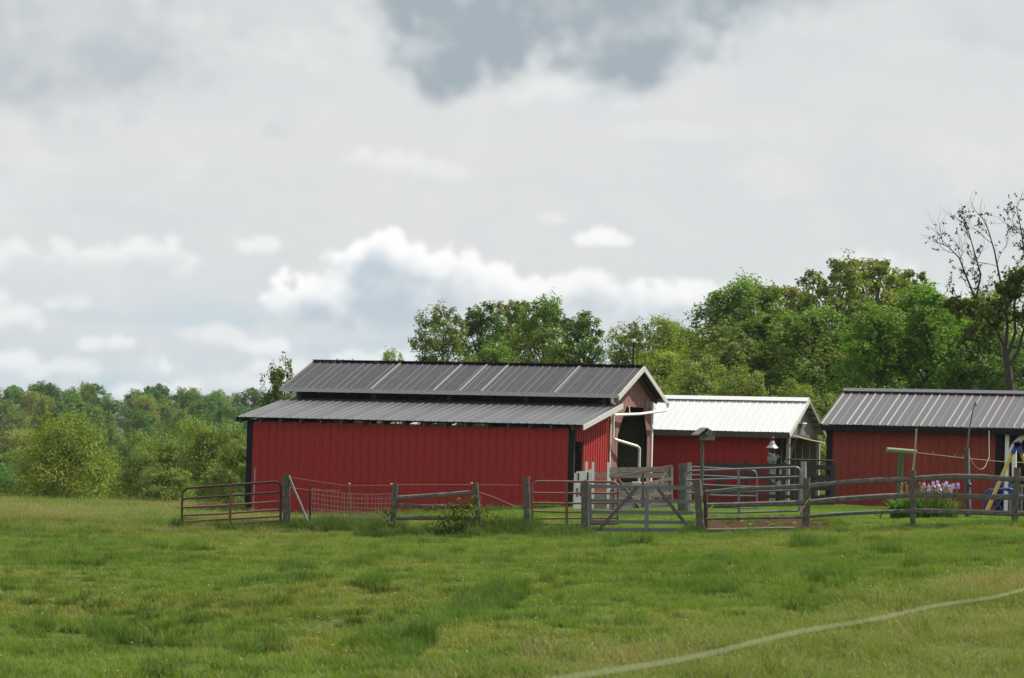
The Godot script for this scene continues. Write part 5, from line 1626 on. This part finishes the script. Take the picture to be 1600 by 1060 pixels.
func make_flowers() -> void:
	var r := RandomNumberGenerator.new()
	r.seed = 8
	var o := thing("iris_clump", "clump of sword leaved irises with pale purple flowers behind the rail fence", "flowers", grounded(9.05, -62.6))
	var s := Shape.new()
	for k in 330:
		var at := Vector3(r.randf_range(-0.72, 0.72), 0.0, r.randf_range(-0.35, 0.30))
		var edge := absf(at.x) / 0.72
		s.tint = Color(0.075, 0.165, 0.032).lerp(Color(0.17, 0.25, 0.09), r.randf() * r.randf()) * r.randf_range(0.8, 1.15)
		blade(s, at, (0.0 if at.x > 0 else PI) + r.randfn() * 1.0, r.randf_range(0.62, 0.86) * (1.0 - edge * 0.25), 0.036, r.randf_range(0.1, 0.35) + edge * r.randf_range(0.1, 0.7), r)
	obj("leaves", s, mats.leaf, o).set_meta("kind", "stuff")
	var heads := [[1438, 757], [1451, 755], [1445, 761], [1459, 753], [1464, 760], [1474, 754], [1479, 759], [1483, 757], [1490, 756], [1482, 766], [1463, 771], [1473, 757]]
	for e in heads:
		var p := Vector3((e[0] - 1440.0) / 71.8, (812.0 - e[1]) / 71.8 * 0.98, r.randf_range(-0.2, 0.25))
		var st := Shape.new()
		st.tube([Vector3(p.x * 0.85, 0.1, p.z), p], [0.008], 5)
		obj("stem", st, mats.bud, o)
		var f := Shape.new()
		f.tint = Color(0.50, 0.42, 0.66)
		for k in 3:
			var a := TAU * k / 3 + r.randf()
			var d := Vector3(cos(a), 0, sin(a))
			f.leaf(p + d * 0.035 - Vector3(0, 0.030, 0), (d + Vector3(0, -1.2, 0)).normalized() * 0.052, Vector3(-sin(a), 0, cos(a)) * 0.036)
			f.leaf(p + d * 0.020 + Vector3(0, 0.030, 0), (d * 0.25 + Vector3.UP).normalized() * 0.050, Vector3(-sin(a), 0, cos(a)) * 0.034)
		f.ball(p, Vector3(0.03, 0.045, 0.03), 5, 7)
		obj("flower", f, mats.petal, o)
	for k in 22:
		var x := r.randf_range(-0.5, 0.6)
		var h := r.randf_range(0.55, 0.80)
		var st := Shape.new()
		st.tube([Vector3(x * 0.9, 0.1, 0), Vector3(x, h, r.randf_range(-0.1, 0.1))], [0.007], 5)
		st.ball(Vector3(x, h, 0), Vector3(0.014, 0.04, 0.014), 4, 6)
		obj("bud_stem", st, mats.bud, o)
	# seed spires of a dock at the foot of the green pole
	var dk := thing("dock_plant", "tall thin seed spires beside the foot of the green clothes pole", "plant", grounded(9.75, -66.0))
	for k in 6:
		var x: float = [-0.75, -0.25, -0.12, 0.10, 0.22, 0.30][k]
		var st := Shape.new()
		st.tube([Vector3(x, 0, 0), Vector3(x + 0.02, 0.78, 0)], [0.006], 5)
		for q in 9:
			st.ball(Vector3(x + r.randf_range(-0.02, 0.02), r.randf_range(0.5, 0.82), r.randf_range(-0.02, 0.02)), Vector3(0.016, 0.022, 0.016), 3, 5)
		obj("spire", st, mats.bud, dk)

	# climbing weed on the short wooden fence
	var vn := thing("climbing_weed", "yellow green weed climbing the right post of the short wooden fence", "weed", grounded(-0.75, -59.9))
	var lv := Shape.new()
	for e in [[-0.30, 0.50, 0.20, 150], [-0.05, 0.62, 0.16, 110], [0.30, 0.42, 0.16, 90], [-0.42, 0.30, 0.22, 150], [0.45, 0.30, 0.10, 40], [-0.6, 0.15, 0.22, 140], [-0.2, 0.1, 0.25, 160], [-0.95, 0.55, 0.07, 30], [-1.75, 0.42, 0.07, 34], [-1.70, 0.20, 0.09, 34], [0.05, 0.8, 0.08, 26], [0.62, 0.22, 0.1, 30]]:
		for k in e[3]:
			var p := Vector3(e[0], e[1], 0.03) + Vector3(r.randfn() * e[2], r.randfn() * e[2] * 0.6, r.randfn() * e[2] * 0.7)
			if p.y < 0.0:
				continue
			var face := Vector3(r.randfn(), r.randfn() + 0.6, r.randfn() + 0.4).normalized()
			var along := face.cross(Vector3(r.randfn(), r.randfn(), r.randfn())).normalized()
			lv.tint = Color(0.115, 0.140, 0.030).lerp(Color(0.18, 0.165, 0.035), r.randf()) * r.randf_range(0.7, 1.2)
			lv.leaf(p, along * 0.034, face.cross(along) * 0.022)
	obj("foliage", lv, mats.leaf, vn)
	var vs := Shape.new()
	for k in 7:
		var x := r.randf_range(-0.5, 0.5)
		vs.tube([Vector3(x, -0.1, 0), Vector3(x + r.randf_range(-0.15, 0.15), 0.6, 0.02)], [0.006], 4)
	obj("stem", vs, mats.bud, vn)
	# seedlings and pale litter in the garden bed
	for k in 9:
		var x := r.randf_range(4.4, 6.7)
		var z := -61.0 + r.randf_range(-1.2, 1.2)
		var sd := thing("seedling", "small pale green seedling, %s from the left in the soil bed" % ORD[k], "seedling", grounded(x, z), 0.0, "seedlings in the soil bed")
		var q := Shape.new()
		for w in 16:
			q.tint = Color(0.30, 0.34, 0.15) * r.randf_range(0.8, 1.3)
			blade(q, Vector3(r.randfn() * 0.02, 0, r.randfn() * 0.02), r.randf() * TAU, r.randf_range(0.07, 0.13), 0.03, 0.8, r)
		obj("leaves", q, mats.leaf, sd)


# ---------------------------------------------------------------- the scene
func _ready() -> void:
	# camera
	var cam := Camera3D.new()
	cam.name = "camera"
	add_child(cam)
	var look := CameraAttributesPhysical.new()
	look.frustum_focal_length = 101.9
	look.frustum_focus_distance = 68.0
	look.frustum_near = 0.1
	look.frustum_far = 5000.0
	look.exposure_aperture = 6.0
	cam.attributes = look
	cam.fov = rad_to_deg(2.0 * atan(530.0 / 4500.0))
	cam.near = 0.1
	cam.far = 5000.0
	cam.transform = Transform3D(Basis(Vector3.RIGHT, atan(182.0 / 4500.0)) * Basis(Vector3.BACK, 0.0268), Vector3(0, EYE, 0))
	cam.current = true
	# sky and light
	var we := WorldEnvironment.new()
	we.name = "surroundings"
	var env := Environment.new()
	env.background_mode = Environment.BG_SKY
	env.sky = make_sky()
	env.background_energy_multiplier = 0.71
	env.tonemap_mode = Environment.TONE_MAPPER_LINEAR
	env.tonemap_exposure = 1.43
	env.sdfgi_enabled = true
	env.ssao_enabled = true
	env.ssil_enabled = true
	env.fog_enabled = true
	env.fog_density = 0.00008
	env.fog_light_color = Color(0.86, 0.90, 0.95)
	we.environment = env
	add_child(we)
	var sun := DirectionalLight3D.new()
	sun.name = "sun"
	sun.light_energy = 1.6
	sun.light_color = Color(1.0, 0.965, 0.91)
	sun.light_angular_distance = 0.8
	sun.shadow_enabled = true
	add_child(sun)
	sun.look_at_from_position(Vector3.ZERO, -Vector3(0.62, 0.95, -0.32).normalized())

	rough.seed = 3
	rough.frequency = 0.42
	rough.fractal_octaves = 3
	swell.seed = 4
	swell.frequency = 0.075
	swell.fractal_octaves = 2
	patchy.seed = 6
	patchy.frequency = 0.16
	patchy.fractal_octaves = 3
	make_materials()
	make_ground()
	make_long_barn()
	make_white_roof_shed()
	make_grey_roof_house()
	make_trees()
	make_fences()
	make_yard()
	bare_earth("soil_bed", "bare brown soil bed behind the split rail fence", Vector2(5.5, -61.0), Vector2(1.65, 2.5), 1)
	bare_earth("mud_patch", "dark bare earth at the right edge of the pasture", Vector2(8.55, -48.0), Vector2(1.15, 0.75), 2)
	bare_earth("mud_patch", "small worn earth patch in the right of the pasture", Vector2(6.85, -43.0), Vector2(0.6, 0.5), 3)
	bare_earth("mud_patch", "faint worn earth patch left of the other bare patches", Vector2(5.2, -46.5), Vector2(0.45, 0.25), 4)
	make_flowers()
	make_grass()
